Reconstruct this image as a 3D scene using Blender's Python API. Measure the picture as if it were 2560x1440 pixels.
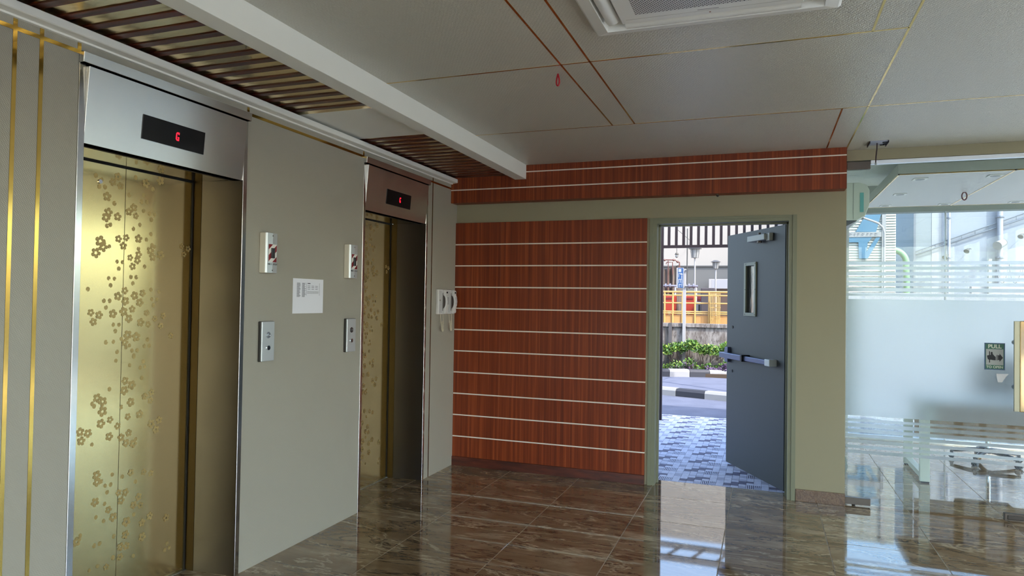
import bpy, bmesh, math, random
from mathutils import Vector, Matrix

# ------------------------------------------------------------------ clear
for o in list(bpy.data.objects):
    bpy.data.objects.remove(o, do_unlink=True)
random.seed(7)
SC = bpy.context.scene
COL = SC.collection
PI = math.pi

# ------------------------------------------------------------------ camera
cd = bpy.data.cameras.new('camera')
cam = bpy.data.objects.new('camera', cd)
COL.objects.link(cam)
cd.sensor_width = 36.0
cd.lens = 1723.95 / 2560 * 36.0
cd.clip_start = 0.02
cd.clip_end = 400
_r = Vector((0.9385692, 0.34474785, 0.01538761))
_u = Vector((-0.00813536, -0.02247328, 0.99971434))
_b = Vector((0.34499518, -0.93842628, -0.01828808))
cam.matrix_world = Matrix(((_r.x, _u.x, _b.x, 0), (_r.y, _u.y, _b.y, 0), (_r.z, _u.z, _b.z, 1.5), (0, 0, 0, 1)))
SC.camera = cam

# ------------------------------------------------------------------ world, sun, exposure
W = bpy.data.worlds.new('sky')
SC.world = W
W.use_nodes = True
nt = W.node_tree
nt.nodes.clear()
sky = nt.nodes.new('ShaderNodeTexSky')
sky.sky_type = 'NISHITA'
sky.sun_disc = False
sky.sun_elevation = math.radians(50)
sky.sun_rotation = math.radians(126)
sky.air_density = 1.0
sky.dust_density = 2.5
sky.ozone_density = 1.0
bg = nt.nodes.new('ShaderNodeBackground')
bg.inputs['Strength'].default_value = 0.75
wo = nt.nodes.new('ShaderNodeOutputWorld')
nt.links.new(sky.outputs[0], bg.inputs[0])
nt.links.new(bg.outputs[0], wo.inputs[0])

sl = bpy.data.lights.new('sun', 'SUN')
sl.energy = 5.0
sl.angle = math.radians(0.6)
sl.color = (1.0, 0.95, 0.86)
sun = bpy.data.objects.new('sun', sl)
COL.objects.link(sun)
sun.rotation_euler = Vector((-0.62, 0.45, -0.90)).to_track_quat('-Z', 'Y').to_euler()
sun.location = (12, -8, 16)

vs = SC.view_settings
vs.view_transform = 'Standard'
vs.look = 'None'
vs.gamma = 1.0
vs.use_curve_mapping = False
vs.exposure = 0.40
SC.cycles.use_denoising = True
SC.cycles.max_bounces = 7
SC.cycles.diffuse_bounces = 4
SC.cycles.glossy_bounces = 4
SC.cycles.transmission_bounces = 4
SC.cycles.transparent_max_bounces = 14
SC.cycles.use_adaptive_sampling = True
SC.cycles.adaptive_threshold = 0.12
SC.cycles.adaptive_min_samples = 16
SC.cycles.sample_clamp_indirect = 6.0
SC.cycles.caustics_reflective = False
SC.cycles.caustics_refractive = False

# ------------------------------------------------------------------ mesh helpers
LOC = {}

def tag(o, label=None, cat=None, group=None, kind=None):
    if label: o['label'] = label
    if cat: o['category'] = cat
    if group: o['group'] = group
    if kind: o['kind'] = kind
    return o

def empty(name, loc, label=None, cat=None, group=None, kind=None):
    o = bpy.data.objects.new(name, None)
    o.empty_display_size = 0.05
    COL.objects.link(o)
    o.location = loc
    LOC[o] = Vector(loc)
    return tag(o, label, cat, group, kind)

class B:
    """collects geometry in world coordinates"""
    def __init__(s, xf=None):
        s.v = []; s.f = []; s.m = []; s.xf = xf
    def add(s, vs_, fs, m=0):
        n = len(s.v)
        s.v += [Vector(p) for p in vs_]
        s.f += [tuple(i + n for i in f) for f in fs]
        s.m += [m] * len(fs)
        return s
    def box(s, x0, x1, y0, y1, z0, z1, m=0):
        return s.add([(x0,y0,z0),(x1,y0,z0),(x1,y1,z0),(x0,y1,z0),(x0,y0,z1),(x1,y0,z1),(x1,y1,z1),(x0,y1,z1)],
              [(0,3,2,1),(4,5,6,7),(0,1,5,4),(1,2,6,5),(2,3,7,6),(3,0,4,7)], m)
    def quad(s, a, b, c, d, m=0):
        return s.add([a,b,c,d], [(0,1,2,3)], m)
    def prism(s, poly, vec, m=0):
        """poly: list of 3d points, extruded along vec"""
        n = len(poly); vec = Vector(vec)
        p = [Vector(q) for q in poly]
        vs_ = p + [q + vec for q in p]
        fs = [tuple(reversed(range(n))), tuple(range(n, 2*n))] + [(i, (i+1) % n, n+(i+1) % n, n+i) for i in range(n)]
        return s.add(vs_, fs, m)
    def tube(s, pts, r, seg=8, m=0, caps=True, closed=False):
        pts = [Vector(p) for p in pts]
        n = len(pts)
        rr = r if isinstance(r, (list, tuple)) else [r]*n
        up = Vector((0.123, 0.231, 0.965))
        rings = []
        prev = None
        for i, p in enumerate(pts):
            a = pts[(i-1) % n] if (closed or i > 0) else p
            b = pts[(i+1) % n] if (closed or i < n-1) else p
            t = (b - a).normalized()
            if prev is None:
                x = t.cross(up)
                if x.length < 0.1: x = t.cross(Vector((1,0,0)))
                x.normalize()
            else:
                x = (prev - t * prev.dot(t))
                x.normalize()
            prev = x
            y = t.cross(x)
            rings.append([p + (x*math.cos(2*PI*k/seg) + y*math.sin(2*PI*k/seg))*rr[i] for k in range(seg)])
        vs_ = [q for rg in rings for q in rg]
        fs = []
        for i in range(n if closed else n-1):
            j = (i+1) % n
            for k in range(seg):
                fs.append((i*seg+k, i*seg+(k+1) % seg, j*seg+(k+1) % seg, j*seg+k))
        if caps and not closed:
            fs.append(tuple(reversed(range(seg)))); fs.append(tuple(range((n-1)*seg, n*seg)))
        return s.add(vs_, fs, m)
    def cyl(s, p0, p1, r0, r1=None, seg=16, m=0):
        return s.tube([p0, p1], [r0, r0 if r1 is None else r1], seg, m)
    def ball(s, c, r, m=0, seg=10, sc=(1,1,1)):
        c = Vector(c); vs_ = []; fs = []
        R_ = seg // 2
        for i in range(R_ + 1):
            th = PI * i / R_
            for k in range(seg):
                ph = 2*PI*k/seg
                vs_.append(c + Vector((r*sc[0]*math.sin(th)*math.cos(ph), r*sc[1]*math.sin(th)*math.sin(ph), r*sc[2]*math.cos(th))))
        for i in range(R_):
            for k in range(seg):
                fs.append((i*seg+k, (i+1)*seg+k, (i+1)*seg+(k+1) % seg, i*seg+(k+1) % seg))
        return s.add(vs_, fs, m)
    def build(s, name, mats, parent=None, bevel=0, smooth=False, segs=2, **kw):
        if not isinstance(mats, (list, tuple)): mats = [mats]
        vs_ = s.v if s.xf is None else [Vector(s.xf(*p)) for p in s.v]
        if parent is not None:
            o0 = LOC[parent]
        else:
            xs = [p.x for p in vs_]; ys = [p.y for p in vs_]; zs = [p.z for p in vs_]
            o0 = Vector(((min(xs)+max(xs))/2, (min(ys)+max(ys))/2, min(zs)))
        me = bpy.data.meshes.new(name)
        me.from_pydata([tuple(p - o0) for p in vs_], [], s.f)
        for mt in mats: me.materials.append(mt)
        for p, mi in zip(me.polygons, s.m): p.material_index = mi
        bm = bmesh.new(); bm.from_mesh(me)
        bmesh.ops.recalc_face_normals(bm, faces=bm.faces)
        if bevel:
            bmesh.ops.bevel(bm, geom=[e for e in bm.edges if len(e.link_faces) == 2 and e.calc_face_angle(0) > 0.5], offset=bevel, segments=segs, affect='EDGES', profile=0.5)
        if smooth:
            for f_ in bm.faces: f_.smooth = True
            for e in bm.edges:
                if len(e.link_faces) == 2 and e.calc_face_angle(0) > 0.7: e.smooth = False
        bm.to_mesh(me); bm.free()
        o = bpy.data.objects.new(name, me)
        COL.objects.link(o)
        if parent is not None:
            o.parent = parent
            LOC[o] = o0.copy()
        else:
            o.location = o0
            LOC[o] = o0.copy()
        return tag(o, **kw)

def slab(us, vs_, holes, t0, t1, axis):
    """wall made of cells; us/vs breakpoints; holes = set of (i,j) left open; connected mesh. axis 'X': (t,u,v) 'Y': (u,t,v) 'Z': (u,v,t)"""
    b = B()
    P = {'X': lambda u, v, t: (t, u, v), 'Y': lambda u, v, t: (u, t, v), 'Z': lambda u, v, t: (u, v, t)}[axis]
    nu, nv = len(us), len(vs_)
    idx = {}
    def vid(i, j, k):
        if (i, j, k) not in idx:
            idx[(i, j, k)] = len(b.v); b.v.append(Vector(P(us[i], vs_[j], (t0, t1)[k])))
        return idx[(i, j, k)]
    full = lambda i, j: 0 <= i < nu-1 and 0 <= j < nv-1 and (i, j) not in holes
    for i in range(nu-1):
        for j in range(nv-1):
            if not full(i, j): continue
            for k in (0, 1):
                b.f.append((vid(i,j,k), vid(i+1,j,k), vid(i+1,j+1,k), vid(i,j+1,k))); b.m.append(0)
            for (di, dj, a, c) in ((-1,0,(i,j),(i,j+1)), (1,0,(i+1,j),(i+1,j+1)), (0,-1,(i,j),(i+1,j)), (0,1,(i,j+1),(i+1,j+1))):
                if not full(i+di, j+dj):
                    b.f.append((vid(*a,0), vid(*c,0), vid(*c,1), vid(*a,1))); b.m.append(0)
    return b

def text_part(name, s, size, mt, parent, xf, bold=0.0, thick=0.0006, align='CENTER'):
    """flat lettering as a mesh; xf maps (u,v,w) to world"""
    cu = bpy.data.curves.new(name, 'FONT')
    cu.body = s; cu.size = size; cu.align_x = align; cu.align_y = 'CENTER'
    cu.extrude = thick/2; cu.offset = bold; cu.resolution_u = 3
    to = bpy.data.objects.new(name + '_tmp', cu)
    COL.objects.link(to)
    dg = bpy.context.evaluated_depsgraph_get()
    me0 = bpy.data.meshes.new_from_object(to.evaluated_get(dg))
    b = B(xf)
    b.v = [v.co.copy() for v in me0.vertices]
    b.f = [tuple(p.vertices) for p in me0.polygons]
    b.m = [0]*len(b.f)
    bpy.data.objects.remove(to, do_unlink=True); bpy.data.meshes.remove(me0); bpy.data.curves.remove(cu)
    return b.build(name, mt, parent)

# ------------------------------------------------------------------ material helpers
def srgb(r, g, b_):
    f = lambda c: c/12.92 if c <= 0.04045 else ((c+0.055)/1.055)**2.4
    return (f(r/255), f(g/255), f(b_/255), 1)

class M:
    def __init__(s, name, base=(0.5,0.5,0.5,1), rough=0.5, metal=0.0, **kw):
        s.mat = bpy.data.materials.new(name); s.mat.use_nodes = True
        s.nt = s.mat.node_tree
        s.p = s.nt.nodes['Principled BSDF']
        if len(base) == 3: base = (*base, 1)
        s.p.inputs['Base Color'].default_value = base
        s.p.inputs['Roughness'].default_value = rough
        s.p.inputs['Metallic'].default_value = metal
        for k, v in kw.items(): s.p.inputs[k.replace('_', ' ')].default_value = v
        s.mat.diffuse_color = base
    def n(s, t, **kw):
        nd = s.nt.nodes.new('ShaderNode' + t)
        for k, v in kw.items(): setattr(nd, k, v)
        return nd
    def l(s, a, b_): s.nt.links.new(a, b_)
    def pos(s, scale=(1,1,1), rot=(0,0,0), obj=False, rand=0.0):
        src = s.n('TexCoord').outputs['Object'] if obj else s.n('NewGeometry').outputs['Position']
        mp = s.n('Mapping')
        mp.inputs['Scale'].default_value = scale; mp.inputs['Rotation'].default_value = rot
        if rand:
            oi = s.n('ObjectInfo'); mm = s.n('Math', operation='MULTIPLY'); mm.inputs[1].default_value = rand
            s.l(oi.outputs['Random'], mm.inputs[0])
            va = s.n('VectorMath', operation='ADD'); s.l(src, va.inputs[0]); s.l(mm.outputs[0], va.inputs[1]); src = va.outputs[0]
        s.l(src, mp.inputs['Vector'])
        return mp.outputs[0]
    def noise(s, vec, scale=5, detail=4, rough=0.55, dist=0.0):
        nd = s.n('TexNoise'); nd.inputs['Scale'].default_value = scale; nd.inputs['Detail'].default_value = detail
        nd.inputs['Roughness'].default_value = rough; nd.inputs['Distortion'].default_value = dist
        s.l(vec, nd.inputs['Vector']); return nd.outputs['Fac']
    def wave(s, vec, scale=5, dist=0.0, detail=2, dirn='X', dscale=1.0):
        nd = s.n('TexWave', bands_direction=dirn); nd.inputs['Scale'].default_value = scale
        nd.inputs['Distortion'].default_value = dist; nd.inputs['Detail'].default_value = detail
        nd.inputs['Detail Scale'].default_value = dscale
        s.l(vec, nd.inputs['Vector']); return nd.outputs['Fac']
    def ramp(s, fac, stops):
        nd = s.n('ValToRGB'); cr = nd.color_ramp
        while len(cr.elements) < len(stops): cr.elements.new(0.5)
        for e, (p, c) in zip(cr.elements, stops):
            e.position = p; e.color = c if len(c) == 4 else (*c, 1)
        s.l(fac, nd.inputs['Fac']); return nd.outputs['Color']
    def mix(s, fac, a, b_, typ='MIX'):
        nd = s.n('MixRGB', blend_type=typ)
        for sock, v in ((nd.inputs[0], fac), (nd.inputs[1], a), (nd.inputs[2], b_)):
            if isinstance(v, (int, float)): sock.default_value = v
            elif isinstance(v, (tuple, list)): sock.default_value = v if len(v) == 4 else (*v, 1)
            else: s.l(v, sock)
        return nd.outputs[0]
    def math(s, op, a, b_=0.0):
        nd = s.n('Math', operation=op)
        for sock, v in ((nd.inputs[0], a), (nd.inputs[1], b_)):
            if isinstance(v, (int, float)): sock.default_value = v
            else: s.l(v, sock)
        return nd.outputs[0]
    def color(s, sock): s.l(sock, s.p.inputs['Base Color']); return s
    def rough(s, sock): s.l(sock, s.p.inputs['Roughness']); return s
    def bump(s, h, strength=0.3, dist=0.01):
        nd = s.n('Bump'); nd.inputs['Strength'].default_value = strength; nd.inputs['Distance'].default_value = dist
        s.l(h, nd.inputs['Height']); s.l(nd.outputs[0], s.p.inputs['Normal']); return s
    def tangent(s, v):
        nd = s.n('CombineXYZ')
        for i in range(3): nd.inputs[i].default_value = v[i]
        s.l(nd.outputs[0], s.p.inputs['Tangent']); return s

def plain(name, rgb, rough=0.5, metal=0.0, **kw):
    return M(name, srgb(*rgb), rough, metal, **kw).mat

# --- wall laminate: woven, warm grey
m = M('woven_laminate', srgb(160,157,145), 0.42)
a = m.wave(m.pos((1,1,1), (0.6,0,0)), 48, 1.5, 2, 'Z', 3); b_ = m.wave(m.pos((1,1,1), (-0.5,0,0)), 40, 1.5, 2, 'Y', 3)
m.bump(m.math('ADD', a, b_), 0.22, 0.0012)
LAMINATE = m.mat
# --- ceiling board: crosshatched
m = M('ceiling_laminate', srgb(192,191,182), 0.28)
a = m.wave(m.pos((1,1,1), (0,0,0.5)), 24, 5, 3, 'X', 3); b_ = m.wave(m.pos((1,1,1), (0,0,-0.55)), 21, 5, 3, 'X', 3)
m.bump(m.math('MAXIMUM', a, b_), 0.45, 0.002)
CEILMAT = m.mat
WHITE_PAINT = plain('white_paint', (236,238,234), 0.45)
CREAM = M('cream_paint', srgb(150,144,119), 0.6)
CREAM.bump(CREAM.noise(CREAM.pos(), 60, 4), 0.06, 0.004); CREAM = CREAM.mat
# --- wood veneer
m = M('red_wood_veneer', rough=0.45, Coat_Weight=0.0, Specular_IOR_Level=0.35)
n1 = m.noise(m.pos((55,55,0.7)), 1.0, 3, 0.6); n2 = m.noise(m.pos((14,14,0.35), ), 1.0, 2); n3 = m.noise(m.pos((170,170,1.2)), 1.0, 2)
c = m.ramp(n1, [(0.30, srgb(100,36,12)), (0.5, srgb(140,58,22)), (0.62, srgb(166,78,34)), (0.72, srgb(190,106,56))])
c = m.mix(m.math('MULTIPLY', n3, 0.55), c, srgb(84,32,12)); c = m.mix(n2, c, m.mix(0.55, c, srgb(98,38,16)))
m.color(c); m.bump(n1, 0.08, 0.002)
WOOD = m.mat
m = M('dark_slat_wood', rough=0.35)
m.color(m.ramp(m.noise(m.pos((3,60,60)), 1, 3), [(0.35, srgb(58,24,12)), (0.65, srgb(92,42,22))]))
SLATWOOD = m.mat
m = M('dark_base_wood', rough=0.35)
m.color(m.ramp(m.noise(m.pos((5,60,30)), 1, 4), [(0.3, srgb(56,24,18)), (0.7, srgb(98,46,32))]))
BASEWOOD = m.mat
STRIPWHITE = plain('strip_white', (236,226,214), 0.4)
# --- metals
def brushed(name, rgb, rough, aniso, tan, streak=(1,2,260), amt=0.10, blot=0.06):
    m = M(name, srgb(*rgb), rough, 1.0, Anisotropic=aniso)
    n_ = m.noise(m.pos(streak), 1.0, 3, 0.6)
    big = m.noise(m.pos((1,3,3)), 1.0, 3, 0.6)
    m.rough(m.math('ADD', m.math('MULTIPLY', n_, amt), m.math('ADD', m.math('MULTIPLY', big, blot), rough - amt/2 - blot/2)))
    m.tangent(tan)
    return m.mat
STEEL = brushed('brushed_steel', (96,94,96), 0.36, 0.75, (0,0,1))
STEEL_HEAD = brushed('brushed_steel_header', (236,238,238), 0.24, 0.92, (0,0,1), (1,2,90), 0.02, 0.02)
STEEL_SOFFIT = brushed('polished_steel_soffit', (190,184,172), 0.10, 0.0, (0,1,0))
STEEL_EDGE = plain('polished_steel_edge', (205,203,200), 0.16, 1.0)
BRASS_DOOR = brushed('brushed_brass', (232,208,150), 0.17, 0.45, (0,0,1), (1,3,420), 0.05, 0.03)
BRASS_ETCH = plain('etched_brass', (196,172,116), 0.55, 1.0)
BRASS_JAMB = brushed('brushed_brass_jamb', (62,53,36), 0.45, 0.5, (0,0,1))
GOLD_TRIM = plain('polished_gold_trim', (214,176,92), 0.14, 1.0)
BRONZE_TRIM = plain('bronze_trim', (150,104,58), 0.2, 1.0)
m = M('gold_mirror', srgb(240,216,156), 0.2, 1.0); m.bump(m.noise(m.pos((2,5,1)), 2.2, 2), 0.25, 0.02); GOLD_MIRROR = m.mat
BLACK = plain('black_plastic', (12,12,17), 0.3, Specular_IOR_Level=0.25)
DARKGAP = plain('dark_gap', (8,7,6), 0.8)
m = M('red_led', (0.9,0.02,0.05), 0.5); m.p.inputs['Emission Color'].default_value = (1,0.012,0.045,1); m.p.inputs['Emission Strength'].default_value = 0.9; LED = m.mat
CHROME = plain('chrome', (225,226,228), 0.08, 1.0)
SATIN = plain('satin_steel_plate', (196,202,204), 0.32, 1.0)
PLATE = plain('pale_metal_plate', (206,212,214), 0.38, 0.55)
OFFWHITE = plain('offwhite_plastic', (214,208,192), 0.4)
ALU = plain('anodised_aluminium', (226,232,240), 0.3, 0.7)
PATCH = plain('dark_bronze_fitting', (96,88,82), 0.35, 0.8)
# --- floor marble tile
m = M('polished_marble_tile', rough=0.035, IOR=2.1)
v = m.pos((1.0,2.1,1), rand=37.0)
w1 = m.noise(v, 2.2, 9, 0.62, 0.5)
base = m.ramp(w1, [(0.25, srgb(100,79,55)), (0.45, srgb(126,104,77)), (0.56, srgb(139,118,91)), (0.72, srgb(162,143,116))])
vv = m.noise(m.pos((0.6,2.6,1), (0,0,0.18), rand=53.0), 1.4, 6, 0.6, 0.7)
lt = m.ramp(vv, [(0.484,(0,0,0)), (0.496,(1,1,1)), (0.499,(1,1,1)), (0.511,(0,0,0))])
dk_n = m.noise(m.pos((0.7,2.8,1), (0,0,-0.12), rand=71.0), 2.0, 8, 0.66, 0.8)
dk = m.ramp(dk_n, [(0.478,(0,0,0)), (0.494,(1,1,1)), (0.50,(1,1,1)), (0.516,(0,0,0))])
c = m.mix(m.math('MULTIPLY', dk, 0.85), base, srgb(62,44,28)); c = m.mix(m.math('MULTIPLY', lt, 0.65), c, srgb(196,180,150))
m.color(c)
MARBLE = m.mat
GROUT = plain('pale_grout', (196,184,164), 0.7)
# --- door paint
m = M('grey_door_paint', srgb(62,65,67), 0.5, Specular_IOR_Level=0.35); m.bump(m.noise(m.pos(), 25, 3), 0.05, 0.004); DOORGREY = m.mat
FRAMEGREY = plain('olive_grey_frame_paint', (124,127,107), 0.45)
HINGE = plain('hinge_steel', (120,112,106), 0.45, 0.7)
BARMETAL = plain('panic_bar_aluminium', (84,90,116), 0.35, 0.7)
# --- glass
def glass(name, tint, refl=1.0, rough=0.0):
    mt = bpy.data.materials.new(name); mt.use_nodes = True; t = mt.node_tree; t.nodes.clear()
    tr = t.nodes.new('ShaderNodeBsdfTransparent'); tr.inputs[0].default_value = (*tint, 1)
    gl = t.nodes.new('ShaderNodeBsdfGlossy'); gl.inputs['Roughness'].default_value = rough
    fr = t.nodes.new('ShaderNodeLayerWeight'); fr.inputs['Blend'].default_value = 0.5
    pw = t.nodes.new('ShaderNodeMath'); pw.operation = 'POWER'; pw.inputs[1].default_value = 5.0
    t.links.new(fr.outputs['Facing'], pw.inputs[0])
    mm = t.nodes.new('ShaderNodeMath'); mm.operation = 'MULTIPLY_ADD'; mm.inputs[1].default_value = 0.9*refl; mm.inputs[2].default_value = 0.035*refl
    mx = t.nodes.new('ShaderNodeMixShader'); ou = t.nodes.new('ShaderNodeOutputMaterial')
    t.links.new(pw.outputs[0], mm.inputs[0]); t.links.new(mm.outputs[0], mx.inputs[0])
    t.links.new(tr.outputs[0], mx.inputs[1]); t.links.new(gl.outputs[0], mx.inputs[2]); t.links.new(mx.outputs[0], ou.inputs[0])
    return mt
GLASS = glass('clear_glass', (0.93,0.965,0.96))
def film(name, rgb, through):
    mt = bpy.data.materials.new(name); mt.use_nodes = True; t = mt.node_tree; t.nodes.clear()
    tl = t.nodes.new('ShaderNodeBsdfTranslucent'); tl.inputs[0].default_value = (*rgb, 1)
    df = t.nodes.new('ShaderNodeBsdfDiffuse'); df.inputs[0].default_value = (*rgb, 1)
    tr = t.nodes.new('ShaderNodeBsdfRefraction'); tr.inputs[0].default_value = (0.93,0.97,1,1); tr.inputs['Roughness'].default_value = 0.45; tr.inputs['IOR'].default_value = 1.3
    m1 = t.nodes.new('ShaderNodeMixShader'); m1.inputs[0].default_value = 0.06
    m2 = t.nodes.new('ShaderNodeMixShader'); m2.inputs[0].default_value = through
    ou = t.nodes.new('ShaderNodeOutputMaterial')
    t.links.new(tl.outputs[0], m1.inputs[1]); t.links.new(df.outputs[0], m1.inputs[2])
    t.links.new(m1.outputs[0], m2.inputs[1]); t.links.new(tr.outputs[0], m2.inputs[2]); t.links.new(m2.outputs[0], ou.inputs[0])
    return mt
FILM = film('frosted_film', (0.96,0.985,0.99), 0.72)
# ================================================================== STRUCTURE
XL = -2.665      # face of the lift wall
YB = 5.755       # face of the cream back wall
ZC = 2.675       # main ceiling
XR = 3.1         # unseen right side of the lobby, glazed and set close for daylight
YF = -2.2        # entrance side behind the camera
S = 'structure'

# ---------------- floor with single tiles
OX0 = 3.45
fl = slab([-2.99, 0.57, OX0], [YF, 5.951, 8.75], {(0,1)}, -0.06, -0.002, 'Z').build('floor', GROUT, kind=S)
P_ = 0.6185; G_ = 0.0022
def clip_tile(x0, x1, y0, y1):
    out = []
    x1 = min(x1, OX0 if y0 > 5.7 else XR)
    if x0 < 0.57 < x1 and y1 > 5.95:
        out.append((x0, 0.57, y0, min(y1, 5.95))); out.append((0.57, x1, y0, min(y1, 8.72)))
    elif x1 <= 0.57: out.append((x0, x1, y0, min(y1, 5.95)))
    else: out.append((x0, x1, y0, min(y1, 8.72)))
    return [(max(a, -2.976), b, max(c, YF), d) for a, b, c, d in out if b - max(a, -2.976) > 0.02 and d - max(c, YF) > 0.02]
tile_mesh = None
for i in range(-4, 10):
    for j in range(-14, 6):
        x0 = -0.857 + P_*i + G_; x1 = x0 + P_ - 2*G_
        y0 = 5.455 + 0.62*j + G_; y1 = y0 + 0.62 - 2*G_
        for (a, b, c, d) in clip_tile(x0, x1, y0, y1):
            full = abs(b-a-(P_-2*G_)) < 1e-6 and abs(d-c-(0.62-2*G_)) < 1e-6
            if full and tile_mesh:
                o = tile_mesh.copy(); COL.objects.link(o); o.parent = fl
                o.location = Vector((a - tile_mesh['ax'], c - tile_mesh['ay'], 0))
            else:
                o = B().box(a, b, c, d, -0.012, 0.0).build('floor_tile', MARBLE, fl, bevel=0.0008, segs=1)
                if full: tile_mesh = o; o['ax'] = a; o['ay'] = c
# small fill behind the wall line of the office corner is covered by the slab

# ---------------- left (lift) wall
PORT = [(2.033, 3.024), (4.183, 5.168)]
wl = slab([YF-0.2, 2.033, 3.024, 4.183, 5.168, 5.95], [0.0, 2.5, 2.9], {(1,0), (3,0)}, -2.83, XL-0.012, 'X').build('wall_left', CREAM, kind=S)
B().box(-4.3, -4.15, YF-0.2, 5.95, 0, 2.9).build('wall_shaft', DARKGAP, kind=S)
def pan(y0, y1, z0, z1):
    B().box(XL-0.012, XL, y0, y1, z0, z1).build('wall_panel', LAMINATE, wl, bevel=0.0008, segs=1)
T = 0.008
for y0, y1 in ((YF, -1.4), (-1.4, 0.2), (0.2, 1.774), (1.774, 1.876), (1.876, 2.033+T), (3.024-T, 4.183+T), (5.168-T, 5.262), (5.262, 5.755+T)):
    pan(y0+T, y1-T, 0.0, 2.5-T)
for y0, y1 in ((YF, -1.4), (-1.4, 0.2), (0.2, 1.774), (1.774, 1.876), (1.876, 2.033), (2.033, 3.024), (3.024, 4.18), (4.18, 5.262), (5.262, 5.62+T)):
    pan(y0+T, y1-T, 2.5+T, 2.60)
for y in (-1.4, 0.2, 1.774, 1.876):
    B().box(XL-0.011, XL+0.0008, y-T, y+T, 0, 2.60).build('gold_trim', GOLD_TRIM, wl)
B().box(XL-0.011, XL+0.0005, 5.262-0.005, 5.262+0.005, 0, 2.60).build('gold_trim', BRONZE_TRIM, wl)
for y in (2.033, 3.024, 4.18):
    B().box(XL-0.011, XL+0.0008, y-T, y+T, 2.5, 2.60).build('gold_trim', GOLD_TRIM, wl)
for y0, y1 in ((YF, 2.033), (3.024, 4.183), (5.168, 5.62)):
    B().box(XL-0.011, XL+0.0012, y0, y1, 2.5-T, 2.5+T).build('gold_trim', GOLD_TRIM, wl)

# ---------------- mouldings, beam
mo = [(-2.665,2.536),(-2.648,2.536),(-2.645,2.543),(-2.606,2.546),(-2.600,2.549),(-2.600,2.578),(-2.604,2.581),(-2.665,2.581)]
B().prism([(x, YF, z) for x, z in mo], (0, 5.618-YF, 0)).build('trim_1', WHITE_PAINT, kind=S)
B().box(-2.052, -1.950, YF, 5.618, 2.552, ZC+0.01).build('trim_2', WHITE_PAINT, bevel=0.002, kind=S)

# ---------------- ceiling
ce = B().box(-3.0, XR+0.3, YF-0.2, 5.95, 2.70, 2.9).build('ceiling', WHITE_PAINT, kind=S)
t = 0.005
def cpan(x0, x1, y0, y1):
    B().box(x0+t, x1-t, y0+t, y1-t, ZC, 2.70).build('ceiling_panel', CEILMAT, ce)
xs1, xs2, xs3, xs4 = -0.963, -0.816, 0.421, 0.560
ya, yb = 3.275, 4.509
for r in ((-1.955,xs1,YF,0.6),(-1.955,xs1,0.6,ya),(xs1,xs2,YF,0.6),(xs1,xs2,0.6,ya),(xs2,xs3,YF,0.6),(xs2,xs3,0.6,ya),(xs3,xs4,YF,ya),
          (-1.955,xs1,ya,yb),(xs1,xs2,ya,yb),(xs2,xs4,ya,yb),(-1.955,xs3,yb,5.755),(xs3,xs4,yb,5.755),
          (xs4,2.4,YF,0.6),(xs4,2.4,0.6,yb),(xs4,2.4,yb,5.755),(2.4,XR,YF,0.6),(2.4,XR,0.6,yb),(2.4,XR,yb,5.755)):
    cpan(*r)
def ctrim(x0, x1, y0, y1, m_=GOLD_TRIM): B().box(x0, x1, y0, y1, ZC-0.0008, 2.699).build('gold_trim', m_, ce)
for x, y0, y1 in ((xs1,YF,yb),(xs2,YF,yb),(xs3,YF,ya),(xs3,yb,5.62),(xs4,YF,5.755),(2.4,YF,5.755)): ctrim(x-t, x+t, y0, y1)
for y, x0, x1 in ((ya,-1.95,xs4),(yb,-1.95,XR),(0.6,-1.95,XR)): ctrim(x0, x1, y-t, y+t)
# slatted strip in front of the lifts
for y0, y1 in ((YF, 3.43), (4.075, 5.62)):
    B().box(-2.66, -2.052, y0, y1, 2.598, 2.70).build('gold_mirror_panel', GOLD_MIRROR, ce)
B().box(-2.66, -2.052, 3.43, 4.075, 2.597, 2.69).build('white_cove_panel', WHITE_PAINT, ce)
sm = None
ys = [2.02 + 0.1085*k for k in range(-20, 13)] + [4.105 + 0.1055*k for k in range(0, 15)]
for y in ys:
    if sm is None:
        sm = B().box(-2.655, -2.052, y, y+0.040, 2.593, 2.598).build('ceiling_slat', SLATWOOD, ce, bevel=0.0012, segs=1); y00 = y
    else:
        o = sm.copy(); COL.objects.link(o); o.parent = ce; o.location = Vector((0, y-y00, 0))

# ---------------- back wall
wb = slab([-2.83, -0.905, 0.225, 0.57, XR+0.3], [0.0, 2.2, 2.596, 2.9], {(1,0), (3,0), (3,1)}, YB, 5.95, 'Y').build('wall_back', CREAM, kind=S)
zs = [2.003 - 0.1933*k for k in range(10)]
top = 2.2
for k in range(11):
    z1 = 2.2 if k == 0 else zs[k-1] - 0.0055
    z0 = zs[k] + 0.0055 if k < 10 else 0.08
    for x0, x1 in ((XL, -2.2203), (-2.2197, -0.925)):
        B().box(x0, x1, 5.735, YB, z0, z1).build('wood_plank', WOOD, wb, bevel=0.001, segs=1)
for z in zs:
    B().box(XL, -0.926, 5.739, YB, z-0.0055, z+0.0055).build('white_strip', STRIPWHITE, wb)
B().box(XL, -0.925, 5.724, YB, 0.0, 0.08).build('baseboard_back', BASEWOOD, bevel=0.002, kind=S)
bs = M('column_base_marble', rough=0.12)
n1 = bs.noise(bs.pos((1,1,1)), 9, 8, 0.7, 2.5)
bs.color(bs.ramp(n1, [(0.3, srgb(72,50,32)), (0.46, srgb(124,98,70)), (0.52, srgb(88,64,42)), (0.7, srgb(146,122,92))]))
B().box(0.229, 0.572, 5.742, YB, 0.0, 0.09).build('baseboard_column', bs.mat, bevel=0.0015, kind=S)
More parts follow.
